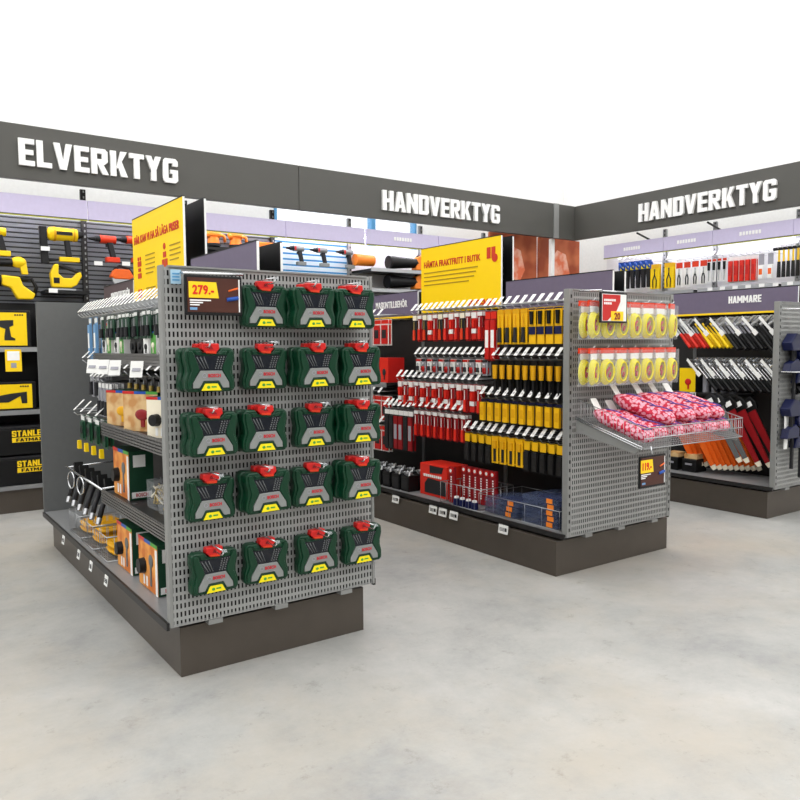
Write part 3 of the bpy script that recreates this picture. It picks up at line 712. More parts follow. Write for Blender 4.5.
CX = [1.088, 1.32, 1.555, 1.782]
rows = [(1.518, [(1.338, 1), (1.55, 2), (1.757, 2)]), (1.265, [(1.083, 2), (1.332, 1), (1.565, 2), (1.785, 2)]),
        (1.01, [(1.092, 2), (1.312, 2), (1.56, 1), (1.785, 2)]), (.755, [(1.09, 1), (1.322, 2), (1.547, 1), (1.78, 2)]), (.46, [(1.096, 1), (1.322, 1), (1.565, 1), (1.797, 1)])]
rn = ['top', 'second', 'middle', 'fourth', 'bottom']
for ri, (z, cs) in enumerate(rows):
    for ci, (x, n) in enumerate(cs):
        fy = 2.918-.052*n-.007; x = x*fy/2.83; z_ = 1.35+(z-1.35)*fy/2.83
        hkc.put((x, 2.928, z_+.088), 0, 'chrome hook, %s in %s row of green cases' % (nth(ci, len(cs)), rn[ri]), 'chrome hooks of the green cases')
        a = random.uniform(-.05, .05)
        for k in range(n):
            y = 2.928 - .052*(n-k) - .01
            lab = '%sgreen drill bit case with red handle, %s in %s row' % ('' if n == 1 else ('front ' if k == n-1 else 'rear '), nth(ci, len(cs)), rn[ri])
            gc.put((x+(.011 if n == 2 else .004)+(.0 if k == n-1 else .008), y, z_), a, lab, 'green drill bit cases on the end panel', rot=(random.uniform(-.02, .03), random.uniform(-.02, .02), a*.6))

def price_sign(w, h, label, loc, price, pw, ph, px_, pz_, brown=True, tilt=0):
    t = thing('price_sign', label, 'sign', loc)
    fr = MB().b(-w/2, w/2, -.006, .006, 0, h).build('frame', 'black', t, bevel=.003)
    bd = MB().b(-w/2+.01, w/2-.01, -.008, -.006, .012, h-.01).build('board', 'sign_brown' if brown else 'paper', t)
    yl = MB().prism([(px_-pw/2, pz_-ph/2), (px_+pw/2+.006, pz_-ph/2), (px_+pw/2-.004, pz_+ph/2), (px_-pw/2, pz_+ph/2)], -.0095, -.008).build('price_tag', 'price_yellow', t)
    text(price, pw*.75, ph*.6, .002, 'bright_red', yl, (px_, -.0105, pz_), bold=.03)
    m = MB()
    if brown:
        for k in range(3): m.b(px_-pw/2+.004, px_-pw/2+.004+w*(.36, .22, .16)[k], -.0092, -.008, pz_-ph/2-.012-k*.009, pz_-ph/2-.007-k*.009)
        m.build('small_print', 'white', bd)
        MB().tube([(w*.25, -.009, h*.62), (w*.42, -.009, h*.7)], .004).build('pictured_pencil', 'orange', bd)
        MB().tube([(w*.22, -.009, h*.4), (w*.42, -.009, h*.45)], .008).build('pictured_knife', 'blue', bd)
        MB().b(-w*.42, -w*.3, -.0092, -.008, .02, .03).build('logo', 'sky_blue', bd)
        MB().b(w/2-.016, w/2-.011, -.0092, -.008, .014, h-.012).build('white_edge', 'white', bd)
    return t
s = price_sign(.235, .155, 'black framed price sign reading 279 on the end panel of foreground gondola', (1.13, 2.86, 1.478), '279.-', .115, .062, -.045, .098)
m = MB().tube([(-.12, 0, .16), (.125, 0, .165)], .006, n=8).tube([(-.11, 0, .16), (-.11, .07, .17)], .005).tube([(.11, 0, .165), (.11, .07, .17)], .005)
m.build('bracket', 'chrome', s)
o = MB().b(-.02, .02, -.002, .002, 0, .055).build('blue_tag', 'pale_blue', loc=(1.0, 2.915, 1.6)); tag(o, 'small pale blue tag at top left corner of the foreground end panel', 'label')
m = MB()
for k in range(3): m.b(-.014, .014, -.003, -.002, .012+k*.012, .018+k*.012)
m.build('print', 'window_blue', o)

# ------------------------------------------------------------------ goods on the left side of the foreground gondola
xs1 = 1.41
g = 'of foreground gondola'
p_blue = Proto(card_pack('blue_strip_pack', .05, .24, 'sky_blue', ('sky_blue', 'paper'), 'paper', .03, 'box'))
p_gdark = Proto(card_pack('tool_bit_pack', .05, .13, 'print_green', ('charcoal', 'steel'), 'paper', .02, 'bar'))
p_gpack = Proto(card_pack('clear_tool_pack', .055, .19, 'grey_ink', ('charcoal', 'steel'), 'paper', .03, 'bar'))
ys = lin(4.62, 3.06, 24)
pk = [None]*24
for i in (1, 3): pk[i] = (p_blue, 'long blue strip pack')
for i in (5, 7, 8, 10, 11, 12, 14, 16, 17, 19, 21, 22): pk[i] = (p_gdark, 'dark green bit pack')
hang_row(hookG1, ys, xs1, 1.53, pk, '', 'in top row '+g, '', .38, 2)
hang_row(hookG1, lin(4.55, 4.43, 2), xs1, 1.27, p_gpack, 'clear tool pack', 'at far end of second row '+g, '', .38, 3)
hang_row(hookG1, lin(4.38, 4.16, 4), xs1, 1.17, p_gpack, 'clear tool pack', 'below the top shelf '+g, '', .38, 3)
hang_row(hookG1, lin(4.82, 4.30, 4), xs1, .955, Proto(card_pack('green_card_pack', .08, .15, 'green_pack', ('print_green', 'black'), 'paper', .03, 'box')), 'dark green card pack', 'beside lower shelf '+g, '', .38, 2)
p_yc = MB().prism([(-.02, -.05), (.02, -.05), (.01, 0), (-.01, 0)], -.01, .01).build('yellow_tip', 'tool_yellow'); tag(p_yc, 'x', 'tool tip'); p_yc = Proto(p_yc)
for i, y in enumerate(lin(4.82, 4.30, 4)): p_yc.put((1.035, y, .80), FACE_L, 'yellow tool tip under the dark green card pack, %s' % nth(i, 4), 'yellow tips under the green packs')
hang_row(hookG1, lin(3.95, 3.12, 8), xs1, 1.225, Proto(card_pack('bit_holder_pack', .05, .085, 'charcoal', ('brass', 'steel'), 'black', .015, 'bar')), 'small dark bit holder', 'below top shelf '+g, '', .33, 1, hooks=True)
for i, y in enumerate([4.22, 4.0, 3.78, 3.42]):
    o = MB().box((0, 0, 0), (.06, .002, .075), 0, rx=-.25).build('curved_price_tag', 'paper', loc=(.985, y, 1.258), rz=-.75); tag(o, 'large white price tag, %s on the top shelf edge of foreground gondola' % nth(i, 4), 'label', 'large white price tags')
    MB().box((0, -.002, 0), (.04, .001, .02), 0, rx=-.5).build('print', 'grey_ink', o)
# cartons
def greenbox(y, w, h, i, z, x=1.12):
    boxy('slim_carton', w, .1, h, 'paper', 'leaf_green' if i % 2 else 'paper', 'slim white and green carton, %s on top shelf of foreground gondola' % nth(i, 8), 'box', (x, y, z), FACE_L, 'slim cartons on the top shelf', circle='charcoal' if i % 2 == 0 else 'ivory', stripe=True)
yy = [4.3, 4.2, 4.06, 3.96, 3.55, 3.44, 3.30, 3.12]
for i, y in enumerate(yy): greenbox(y, .075, [.14, .17, .12, .13, .10, .11, .15, .2][i], i, 1.3165)
def roller(loc, i, n):
    t = thing('sanding_roller', 'black round sanding attachment, %s on top shelf of foreground gondola' % nth(i, n), 'tool', loc, FACE_L, 'black round attachments')
    MB().cyl((0, .03, .045), (0, -.02, .045), .045, .045, 0, 18).build('drum', 'black', t, bevel=.004)
    MB().cyl((0, -.0201, .045), (0, -.028, .045), .018, .015, 0, 12).build('hub', 'charcoal', t)
    MB().b(-.03, .03, -.01, .03, .09, .12).build('bracket', 'green_pack', t)
for i, (y, z) in enumerate([(3.84, 1.3165), (3.72, 1.3165), (3.63, 1.3165)]): roller((1.11, y, z), i, 3)
def picture_carton(y, z, i, label, w=.2, h=.185, pm='tan_print', x=1.1, turn=0, knob='charcoal'):
    t = boxy('tool_carton', w, .12, h, 'print_green', pm, label, 'box', (x, y, z), FACE_L+turn, 'picture cartons on foreground gondola', circle=knob, stripe=True)
    l = MB().b(w/2, w/2+.001, -.05, .05, .01, .04).build('side_label', 'white', t)
    text('BOSCH', .06, .018, .001, 'logo_red', l, (w/2+.0018, .0, .025), PI/2)
    MB().b(w/2, w/2+.001, -.04, .02, h-.08, h-.02).build('barcode_label', 'paper', t)
    MB().b(w/2-.03, w/2-.002, -.063, -.0615, .0, h*.9).build('white_strip', 'paper', t)
    return t
picture_carton(3.95, .9595, 0, 'tan carton with pictured drill, leftmost on the middle shelf', .2, .18, turn=.5, knob='deep_yellow')
picture_carton(3.62, .9595, 1, 'tan carton with pictured red tool, centre of the middle shelf', .22, .19, turn=.5, knob='dark_red')
picture_carton(3.27, .9595, 2, 'tan carton with black round tool, rightmost on the middle shelf', .21, .18, 'ivory', turn=.45)
picture_carton(3.93, .5965, 0, 'orange carton with green side on the lower shelf of foreground gondola', .28, .245, 'orange_print')
picture_carton(3.80, .252, 0, 'orange carton behind, left on the base shelf of foreground gondola', .26, .23, 'orange_print', 1.07)
picture_carton(3.42, .252, 0, 'orange carton in front, right on the base shelf of foreground gondola', .28, .23, 'orange_print', 1.07)
def fitting(y, z, i):
    t = thing('clear_tub', 'clear tub of brass fittings, %s on lower shelf of foreground gondola' % nth(i, 3), 'tub', (1.12, y, z), FACE_L, 'clear tubs')
    MB().b(-.06, .06, -.05, .05, 0, .13).build('tub', 'clear_plastic', t)
    m = MB()
    for k in range(22): m.cyl((random.uniform(-.05, .04), random.uniform(-.04, .04), random.uniform(.01, .1)), (random.uniform(-.04, .05), random.uniform(-.04, .04), random.uniform(.01, .11)), .006, .004, random.choice((0, 0, 1)), 6)
    m.build('fittings', ['brass', 'ivory'], t)
for i, y in enumerate([3.55, 3.38, 3.2]): fitting(y, .5965, i)
# angled tools and their rail
rail = MB().tube([(1.0, 5.05, .615), (1.0, 4.16, .60)], .007).tube([(1.0, 5.02, .612), (1.4, 5.02, .63)], .006).tube([(1.0, 4.19, .6), (1.4, 4.19, .63)], .006).build('hanging_rail', 'chrome'); tag(rail, 'chrome rail holding angled brushes on foreground gondola', 'rail')
def brush():
    t = thing('wire_brush', 'x', 'brush')
    MB().tube([(0, 0, .0), (.02, -.03, -.06), (.04, -.05, -.11)], .014, n=8).build('handle', 'charcoal', t)
    MB().cyl((.04, -.05, -.11), (.052, -.062, -.14), .015, .013, 0, 10).build('end_cap', 'steel', t)
    MB().box((-.012, .02, .04), (.03, .05, .1), 0, ry=-.3).build('head', 'black', t)
    return t
br = Proto(brush())
for i, y in enumerate(lin(4.92, 4.2, 6)):
    br.put((1.03, y, .56), FACE_L, 'dark angled brush with white end cap, %s on the chrome rail' % nth(i, 6), 'angled brushes on the chrome rail')
for i, y in enumerate([4.84, 4.6]):
    o = MB().tube([(0.05*math.cos(a), 0, .05*math.sin(a)) for a in [2*PI*k/16 for k in range(16)]], .005, closed=True).build('steel_ring', 'chrome', loc=(.985, y, .56), rz=FACE_L+.15)
    tag(o, 'shiny steel ring, %s hanging on the chrome rail' % ['left', 'right'][i], 'ring', 'steel rings')
# wire bins with yellow packs
for i, (y, n) in enumerate([(4.72, 3), (4.42, 4), (4.12, 3)]):
    wire_bin(.27, .3, .13, 'wire bin with yellow packs, %s on base shelf of foreground gondola' % ['farthest', 'middle', 'nearest'][i], (1.12, y, .252), FACE_L, 'wire bins on the base shelf', .035)
def ypack():
    r = MB().ell((0, 0, .014), (.115, .11, .014), fn=lambda v: Vector((math.copysign(abs(v.x)**.4, v.x), math.copysign(abs(v.y)**.4, v.y), v.z))).build('yellow_pack', 'deep_yellow'); tag(r, 'x', 'pack')
    m = MB()
    for k in range(6): m.b(-.09+k*.035, -.085+k*.035, -.09, .09, .0265, .029)
    m.build('seam', 'yellow', r); return r
yp = Proto(ypack())
for i, (y, n) in enumerate([(4.72, 2), (4.42, 3), (4.12, 2)]):
    for k in range(n): yp.put((1.12, y, .262+k*.031), FACE_L+.03*k, 'soft yellow pack, %s in the %s wire bin' % (['bottom', 'second', 'top'][k], ['farthest', 'middle', 'nearest'][i]), 'soft yellow packs')

# ------------------------------------------------------------------ end panel of the middle gondola
def cable_bag():
    t = thing('cable_bag', 'x', 'bag')
    MB().prism([(-.055, -.215), (.055, -.215), (.058, -.1), (.05, -.01), (-.05, -.01), (-.058, -.1)], -.028, .0).build('clear_bag', 'clear_plastic', t)
    MB().b(-.052, .052, -.006, .006, -.03, .0).build('header_card', 'orange_red', t)
    MB().b(-.045, .045, -.009, -.007, -.065, -.032).build('white_label', 'white', t)
    m = MB()
    for k in range(4):
        rx, rz = .046-.004*k, .070-.005*k
        m.tube([(rx*math.cos(a)+.002*(k-2), -.006-.006*k, -.135+rz*math.sin(a)) for a in [2*PI*j/18 for j in range(18)]], .0062, closed=True, n=6)
    m.build('cable', 'cable_yellow', t)
    MB().tube([(-.018, -.012, -.17), (-.012, -.02, -.13), (.01, -.018, -.11)], .007).tube([(.005, -.02, -.165), (.02, -.015, -.14)], .007).build('connector', 'red', t)
    return t
cb = Proto(cable_bag())
hk2 = MB().tube([(0, 0, 0), (0, -.13, 0), (0, -.145, .012)], .003).build('short_hook', 'chrome'); tag(hk2, 'x', 'hook'); hk2 = Proto(hk2)
for r_, z in enumerate([1.60, 1.335]):
    xsr = lin(3.33, 4.05, 7)
    for i, x in enumerate(xsr):
        hk2.put((x, 2.958, z), 0, 'chrome hook, %s in %s row of yellow cable bags' % (nth(i, 7), ['upper', 'lower'][r_]), 'hooks of the cable bags')
        for k in range(2):
            cb.put((x-k*.012, 2.83+k*.055, z), 0, '%s clear bag of yellow cable, %s in %s row' % (['front', 'rear'][k], nth(i, 7), ['upper', 'lower'][r_]), 'clear bags of yellow cable', rot=(.03, 0, (.25 if i in (0, 6) else 0)+random.uniform(-.12, .12)))
s = thing('price_sign', 'black framed red and white price sign reading 20 on middle gondola', 'sign', (3.44, 2.78, 1.475))
MB().b(-.115, .115, -.006, .006, 0, .17).build('frame', 'black', s, bevel=.003)
bd = MB().b(-.103, .103, -.008, -.006, .01, .16).build('board', 'paper', s)
MB().prism([(-.1, .012), (-.06, .012), (.02, .07), (.05, .12), (.05, .157), (-.1, .157)], -.009, -.008).build('red_field', 'red', bd)
m = MB()
for k in range(6): m.b(-.09+k*.017, -.078+k*.017, -.0102, -.009, .12, .132)
for k in range(4): m.b(-.09+k*.017, -.078+k*.017, -.0102, -.009, .102, .114)
m.build('small_print', 'white', bd)
yl = MB().b(-.03, .075, -.0105, -.009, .012, .065).build('price_tag', 'price_yellow', s)
text('20', .05, .04, .002, 'dark_red', yl, (.022, -.0115, .038), bold=.03)
MB().tube([(-.09, 0, .175), (.09, 0, .175)], .005).tube([(-.1, 0, .18), (-.1, .16, .185)], .005).build('bracket', 'chrome', s)


# wire basket with bags
def basket():
    t = thing('wire_basket', 'sloping wire basket full of pink bags on middle gondola end', 'basket', (3.80, 2.935, .80))
    w, d, h = .93, .455, .11
    # local: back at y=0 (panel), front at y=-d; slopes down to the front
    dz = lambda y: .13*(y+d)/d
    m = MB()
    for zz, rr in ((0, .003), (h, .0035)):
        m.tube([(-w/2, 0, dz(0)+zz), (-w/2, -d, dz(-d)+zz), (w/2, -d, dz(-d)+zz), (w/2, 0, dz(0)+zz)], rr, closed=True)
    m.tube([(-w/2, -d, h*.5), (w/2, -d, h*.5)], .003)
    m.build('rim', 'wire', t)
    m = MB(); n = 44
    for i in range(n+1):
        x = -w/2+w*i/n
        m.tube([(x, -d, h), (x, -d, 0), (x, 0, dz(0)), (x, 0, dz(0)+h)], .0013, n=4)
    for j in range(1, 20):
        y = -d*j/20
        m.tube([(-w/2, y, dz(y)+h), (-w/2, y, dz(y)), (w/2, y, dz(y)), (w/2, y, dz(y)+h)], .0013, n=4)
    m.build('wire_grid', 'wire', t)
    for sx in (-1, 1):
        MB().tube([(0, 0, 0), (0, 0, 0)], .001) if False else None
        b_ = MB(); b_.T = Matrix.Translation((sx*(w/2+.012), 0, 0)) @ Matrix.Rotation(PI/2, 4, 'Z')
        b_.prism([(0, .14), (0, .045), (-.06, .045), (-.1, .03), (-d*.9, -.03), (-d*.95, 0.0)], -.004, .004)
        b_.build('side_bracket', 'grey_metal', t)
    m = MB()
    for k in range(2): m.tube([(-w/2-.02, 0, dz(0)-.008-.012*k+.02), (-w/2-.02, -d, dz(-d)-.008-.012*k+.02)], .004)
    m.build('side_rail', 'chrome', t)
basket()
def pink_bag():
    def fn(v):
        x = math.copysign(abs(v.x)**.75, v.x); z = v.z; y = math.copysign(abs(v.y)**.6, v.y)
        k = 1+.06*math.sin(7*v.y+3*v.x)+.05*math.sin(11*v.x+5*v.z)
        return Vector((x*k, y, z*k))
    t = thing('pink_bag', 'x', 'bag')
    MB().ell((0, 0, .0), (.062, .19, .045), 0, 20, 16, fn).build('sack', 'bag_mesh', t)
    m = MB()
    for k in range(3): m.tube([(.04*math.cos(a+k), -.15+.30*(a/7), .049*abs(math.sin(a*.5+k))) for a in [j*.7 for j in range(10)]], .0035, n=5)
    m.build('twine', 'bag_blue', t)
    MB().prism([(-.036, 0), (.036, 0), (.036, .06), (.028, .07), (-.028, .07), (-.036, .06)], -.0015, .0015).build('header_card', 'paper', t)
    hc = t.children[-1] if False else None
    return t
pb = pink_bag()
for c in pb.children:
    if c.name.startswith('header_card'): c.location = (0, .17, .02); c.rotation_euler = (-.9, 0, .0)
pbp = Proto(pb)
base_tilt = .28
spots = [(3.44, 2.70, .905, .1, .25, 'bottom left'), (3.58, 2.71, .905, 0, .1, 'bottom, second from left'), (3.74, 2.70, .905, 0, -.05, 'bottom, third from left'),
         (3.90, 2.70, .905, 0, .05, 'bottom, third from right'), (4.06, 2.70, .905, 0, 0, 'bottom, second from right'), (4.19, 2.70, .905, 0, -.05, 'bottom right'),
         (3.62, 2.70, .99, .05, .28, 'uppermost left'), (3.83, 2.71, .99, .03, .2, 'uppermost, second from left'), (4.0, 2.72, .99, .02, .22, 'uppermost, second from right'), (4.14, 2.72, .985, 0, .12, 'uppermost right')]
for i, (x, y, z, rx, rz, w_) in enumerate(spots):
    pbp.put((x, y, z), 0, 'pink and red mesh bag with white card, %s in the wire basket' % w_, 'pink and red mesh bags in the wire basket', rot=(base_tilt+rx, 0, rz))
s = price_sign(.22, .17, 'black framed price sign reading 119 hanging below the wire basket', (3.375, 2.46, .60), '119.-', .1, .068, -.055, .115)
MB().tube([(0, 0, .17), (0, .01, .215)], .004).build('bracket', 'chrome', s)

# ------------------------------------------------------------------ right gondola
def hammer(hm, gm, shaft='steel', big=1, name='hammer', cat='hammer', L_=.28, q=.45):
    t = thing(name, 'x', cat)
    MB().cyl((0, 0, 0), (0, 0, -L_*q), .008*big, .008*big, 0, 8).build('shaft', shaft, t)
    MB().cyl((0, 0, -L_*q), (0, 0, -L_), .013*big, .016*big, 0, 10).build('grip', gm, t)
    m = MB().cyl((-.045*big, 0, .0), (-.015, 0, 0), .014*big, .012*big, 0, 12).b(-.016, .02, -.01*big, .01*big, -.012, .012)
    m.prism([(.02, -.01), (.02, .012), (.05*big, .006), (.065*big, -.018), (.05*big, -.004)], -.009*big, .009*big)
    m.build('head', hm, t); return t
hR = Proto(hammer('steel', 'bright_red')); hY = Proto(hammer('charcoal', 'tool_yellow', 'tool_yellow')); hB = Proto(hammer('steel', 'black', 'charcoal', 1.2, L_=.34))
hBY = Proto(hammer('steel', 'black', 'grey_ink', 1.1, L_=.30))
peg = MB().tube([(0, 0, 0), (0, -.33, 0), (0, -.35, .015)], .004).build('peg_hook', 'chrome'); tag(peg, 'x', 'hook')
pt = MB(); pt.box((.055, -.355, -.05), (.022, .002, .15), 0, ry=-.75); pt.box((.115, -.357, -.115), (.036, .002, .045), 0, ry=-.75); pt.build('price_tag', 'paper', peg)
peg = Proto(peg)
xs3 = 6.105
def tool_row(kindlist, ys, z, place, tilt, depth=2, x0=5.86):
    n = len(ys)
    for i, y in enumerate(ys):
        pr, nm = kindlist[i]
        if i % 2 == 0: peg.put((xs3, y, z), FACE_L, 'chrome peg hook with hanging white tag, %s %s' % (nth(i//2, (n+1)//2), place), 'peg hooks ' + place)
        for k in range(depth):
            o = pr.put((x0+k*.055, y, z-.02), 0, '%s %s, %s %s' % (['front', 'rear'][k], nm, nth(i, n), place), nm+' '+place)
            o.rotation_euler = (Matrix.Rotation(FACE_L, 3, 'Z') @ Matrix.Rotation(-tilt, 3, 'Y')).to_euler()
rowk = [(hR, 'red gripped hammer')]*3 + [(hY, 'yellow hammer')]*3 + [(hBY, 'grey shaft black grip hammer')]*4 + [(hB, 'large black hammer')]*4
tool_row(rowk, lin(4.08, 3.16, 14), 1.56, 'in top row under HAMMARE', .7)
hW = Proto(hammer('chrome', 'black', 'chrome', 1.15, 'steel_hammer', 'hammer', .32, .6))
tool_row([(hW, 'chrome shaft black grip hammer')]*12, lin(3.86, 3.14, 12), 1.22, 'in second row of right gondola', .75)
def handsaw(bm_, hm):
    t = thing('handsaw', 'x', 'saw')
    MB().prism([(-.035, 0), (.035, 0), (.022, -.46), (-.015, -.46)], -.006, .006).build('blade_sleeve', bm_, t)
    h = MB().prism([(-.055, 0), (.06, 0), (.07, .05), (.045, .11), (-.03, .1), (-.05, .05)], -.012, .012).build('handle', hm, t, bevel=.005)
    MB().b(-.02, .035, -.0135, -.012, .035, .075).build('grip_inset', 'white', h)
    MB().prism([(.03, -.46), (-.02, -.46), (-.01, -.5), (.025, -.5)], -.004, .004).build('tip_guard', 'ivory', t)
    return t
HZ = -.07
so = Proto(handsaw('orange', 'orange_red')); sr = Proto(handsaw('dark_red', 'black')); sg = Proto(handsaw('panel_grey', 'charcoal'))
def saws(pr, ys, z, nm, x0=5.8, dx=.0, tilt=.52):
    n = len(ys)
    for i, y in enumerate(ys):
        o = pr.put((x0+dx*i, y, z+HZ), 0, '%s, %s in its bundle on the right gondola' % (nm, nth(i, n)), nm+'s on the right gondola')
        o.rotation_euler = (Matrix.Rotation(FACE_L, 3, 'Z') @ Matrix.Rotation(-tilt, 3, 'Y')).to_euler()
saws(so, lin(4.06, 3.90, 6), .80, 'short orange sleeved handsaw', 5.84, .03)
saws(so, lin(3.86, 3.60, 9), .80, 'long orange sleeved handsaw', 5.80, .03)
saws(sg, lin(3.60, 3.55, 2), .90, 'grey sleeved handsaw', 5.74, .02)
saws(sr, lin(3.46, 3.32, 3), .88, 'dark red sleeved handsaw', 5.78, .03)
bx_ = boxy('yellow_tool_carton', .16, .1, .21, 'charcoal', 'tool_yellow', 'yellow and red tool carton on small shelf below the hammers', 'box', (5.95, 3.95, .937), FACE_L, circle='red')
for i, y in enumerate(lin(3.80, 3.55, 4)):
    o = MB().cyl((0, 0, 0), (0, 0, .19), .028, .026, 0, 12).build('grey_tube_pack', 'grey_ink', loc=(5.95, y, .937)); tag(o, 'grey tube beside the yellow carton below the hammers, %s' % nth(i, 4), 'tube', 'grey tubes below the hammers')
    MB().cyl((0, 0, .19), (0, 0, .205), .02, .018, 0, 12).build('cap', 'black', o)
MB().b(5.86-xc3, 6.1-xc3, 3.45-3.03, 4.15-3.03, .915, .935).build('shelf', 'dark_metal', G3)
for i, y in enumerate([4.1, 3.98, 3.86]): shelf_label((5.845, y, .92), FACE_L, 'white label, %s on the small shelf below hammers' % nth(i, 3), .06, .035)
for i, y in enumerate([4.2, 4.02, 3.84]):
    t = thing('black_tool_case', 'black plastic case with pale top, %s on right gondola base shelf' % nth(i, 3), 'case', (5.86, y, .252), FACE_L, 'black cases on the base shelf')
    MB().b(-.07, .07, -.08, .08, 0, .11).build('body', 'black', t, bevel=.008); MB().b(-.06, .06, -.06, .06, .112, .15).build('tray', 'tan_print', t)
    MB().b(-.03, .03, -.09, -.08, .06, .075).build('handle', 'grey_ink', t)
for i, (z, w_) in enumerate([(1.30, 'upper'), (.80, 'lower')]):
    for j in range(3):
        x = 5.78+j*.13; z_ = z - .08*(j % 2)
        t = thing('bar_clamp', 'blue and black bar clamp, %s in %s group on right end panel' % (nth(j, 3), w_), 'clamp', (x, 2.985, z_), 0, 'blue clamps on the right end panel')
        t.scale = (1.3, 1.3, 1.2)
        MB().b(-.008, .008, -.03, -.015, -.34, .1).build('bar', 'charcoal', t)
        MB().prism([(-.07, .0), (.03, .0), (.05, .05), (.03, .1), (-.03, .11), (-.09, .05)], -.05, .012).build('jaw', 'clamp_blue', t, bevel=.006)
        MB().prism([(-.10, -.14), (.04, -.14), (.04, -.08), (.0, -.05), (-.08, -.08)], -.045, .0).build('lower_jaw', 'clamp_blue', t, bevel=.005)
        MB().cyl((-.03, -.03, -.1), (-.04, -.03, -.0), .014, .01, 0, 8).build('grip', 'black', t)
for i, (x, z) in enumerate([(5.83, 1.46), (5.83, .99)]):
    s = price_sign(.22, .15, 'black framed price sign, %s of the two on the right end panel' % ['upper', 'lower'][i], (x+.0, 2.80, z), '99.-', .1, .06, -.045, .1)
    MB().tube([(-.1, 0, .152), (.1, 0, .155), (.1, .19, .17)], .005).tube([(-.1, 0, .15), (-.2, .18, .15)], .005).build('bracket', 'chrome', s)
o = MB().prism([(-.02, 0), (.02, 0), (.03, .12), (.08, .14), (.08, .22), (.03, .24), (.02, .32), (-.02, .32)], -.003, .003).build('white_plastic_tag', 'white', loc=(5.71, 2.97, .55)); tag(o, 'white hanging plastic tag in front of the lower blue clamps', 'tag')

# ------------------------------------------------------------------ tools on the back wall
def drill(body, accent, name='cordless_drill'):
    t = thing(name, 'x', 'power tool'); t.scale = (1.12,)*3
    MB().cyl((-.02, 0, .17), (.1, 0, .17), .032, .030, 0, 14).build('motor_housing', body, t)
    MB().cyl((-.02, 0, .17), (-.06, 0, .17), .026, .022, 0, 12).cyl((-.06, 0, .17), (-.11, 0, .17), .018, .009, 0, 10).build('chuck', 'black', t)
    MB().prism([(.03, .15), (.075, .15), (.10, .03), (.06, .03)], -.018, .018).build('handle', accent, t, bevel=.005)
    MB().b(.022, .034, -.008, .008, .11, .135).build('trigger', 'black', t)
    MB().b(.02, .125, -.03, .03, -.01, .03).build('battery', body, t, bevel=.005); return t
dO = Proto(drill('orange_red', 'charcoal')); dG = drill('case_grey', 'charcoal'); dG.scale = (.95,)*3; MB().b(-.02, .0, -.034, -.03, .15, .19).build('red_ring', 'red', dG); dG = Proto(dG); dY = Proto(drill('tool_yellow', 'charcoal'))
Yt = 7.13
dY.put((.90, Yt, 2.14), 0, 'yellow cordless drill at top of left wall bay')
for i, (x, z) in enumerate([(1.79, 2.14), (2.02, 2.15)]): dO.put((x, Yt, z), 0, 'orange red cordless drill, %s of two beside the post' % ['left', 'right'][i], 'orange red drills')
for i, x in enumerate([3.72, 4.0, 4.32]): dG.put((x, Yt, 2.22), 0, 'grey cordless drill, %s of three on the blue-lit white slats' % ['left', 'middle', 'right'][i], 'grey cordless drills')
def nailer(loc):
    t = thing('nail_gun', 'large yellow nail gun with black magazine on the dark slat wall', 'power tool', loc); t.scale = (1.18,)*3
    MB().cyl((-.05, 0, .2), (.13, 0, .2), .05, .045, 0, 16).ell((-.05, 0, .2), (.03, .045, .05)).build('motor_housing', 'tool_yellow', t)
    MB().cyl((.13, 0, .2), (.17, 0, .21), .03, .022, 0, 12).build('rear_cap', 'black', t)
    MB().b(-.02, .09, -.051, -.045, .19, .215).build('logo_plate', 'charcoal', t)
    MB().cyl((-.035, 0, .2), (-.02, 0, .2), .053, .053, 0, 16).cyl((.1, 0, .2), (.11, 0, .2), .05, .05, 0, 16).build('rib', 'deep_yellow', t)
    MB().prism([(.04, .16), (.075, .16), (.09, .04), (.05, .04)], -.018, .018).build('handle', 'charcoal', t, bevel=.005)
    MB().b(.0, .14, -.025, .025, .0, .035).build('battery', 'tool_yellow', t, bevel=.005)
    MB().prism([(-.13, .25), (-.08, .25), (-.07, -.02), (-.12, -.02)], -.02, .02).build('magazine', 'black', t, bevel=.004)
    MB().tube([(-.09, 0, -.0), (.02, 0, .02), (.16, 0, -.0)], .008).build('rail', 'charcoal', t)
nailer((1.42, Yt, 2.11))
def jigsaw(loc, rz=0):
    t = thing('jigsaw', 'yellow jigsaw with black grip standing on bracket of dark slat wall', 'power tool', loc, rz); t.scale = (1.18,)*3
    MB().prism([(-.1, .02), (-.11, .12), (-.08, .19), (-.05, .19), (-.055, .12), (-.02, .09), (.04, .09), (.075, .13), (.1, .14), (.11, .11), (.07, .04), (.03, .02)], -.03, .03).build('body', 'tool_yellow', t, bevel=.008)
    MB().tube([(-.06, 0, .185), (0, 0, .17), (.06, 0, .15), (.1, 0, .13)], .014, n=8).build('grip', 'charcoal', t)
    MB().b(-.12, .06, -.035, .035, 0, .012).build('base_plate', 'steel', t)
    MB().b(-.09, -.05, -.034, -.03, .05, .09).build('switch', 'black', t)
jigsaw((1.47, Yt, 1.862))
o = thing('wall_shelf', 'black bracket shelf carrying the yellow jigsaw', 'shelf', (1.46, 7.2, 1.86)); MB().b(-.17, .19, -.13, .095, -.03, 0).build('deck', 'black', o)
for i, (x, z, w_) in enumerate([(1.30, 2.22, 'beside the nail gun'), (1.35, 1.865, 'under the yellow jigsaw'), (1.73, 2.12, 'below the left orange drill'), (1.97, 2.13, 'below the right orange drill')]):
    o = MB().b(-.035, .035, -.003, .003, 0, .035).build('shelf_label', 'white', loc=(x, 7.06, z-.03)); tag(o, 'white price label '+w_, 'label', 'wall price labels')
    MB().tube([(0, .003, .018), (0, .235, .018)], .003, n=5).build('arm', 'black', o)
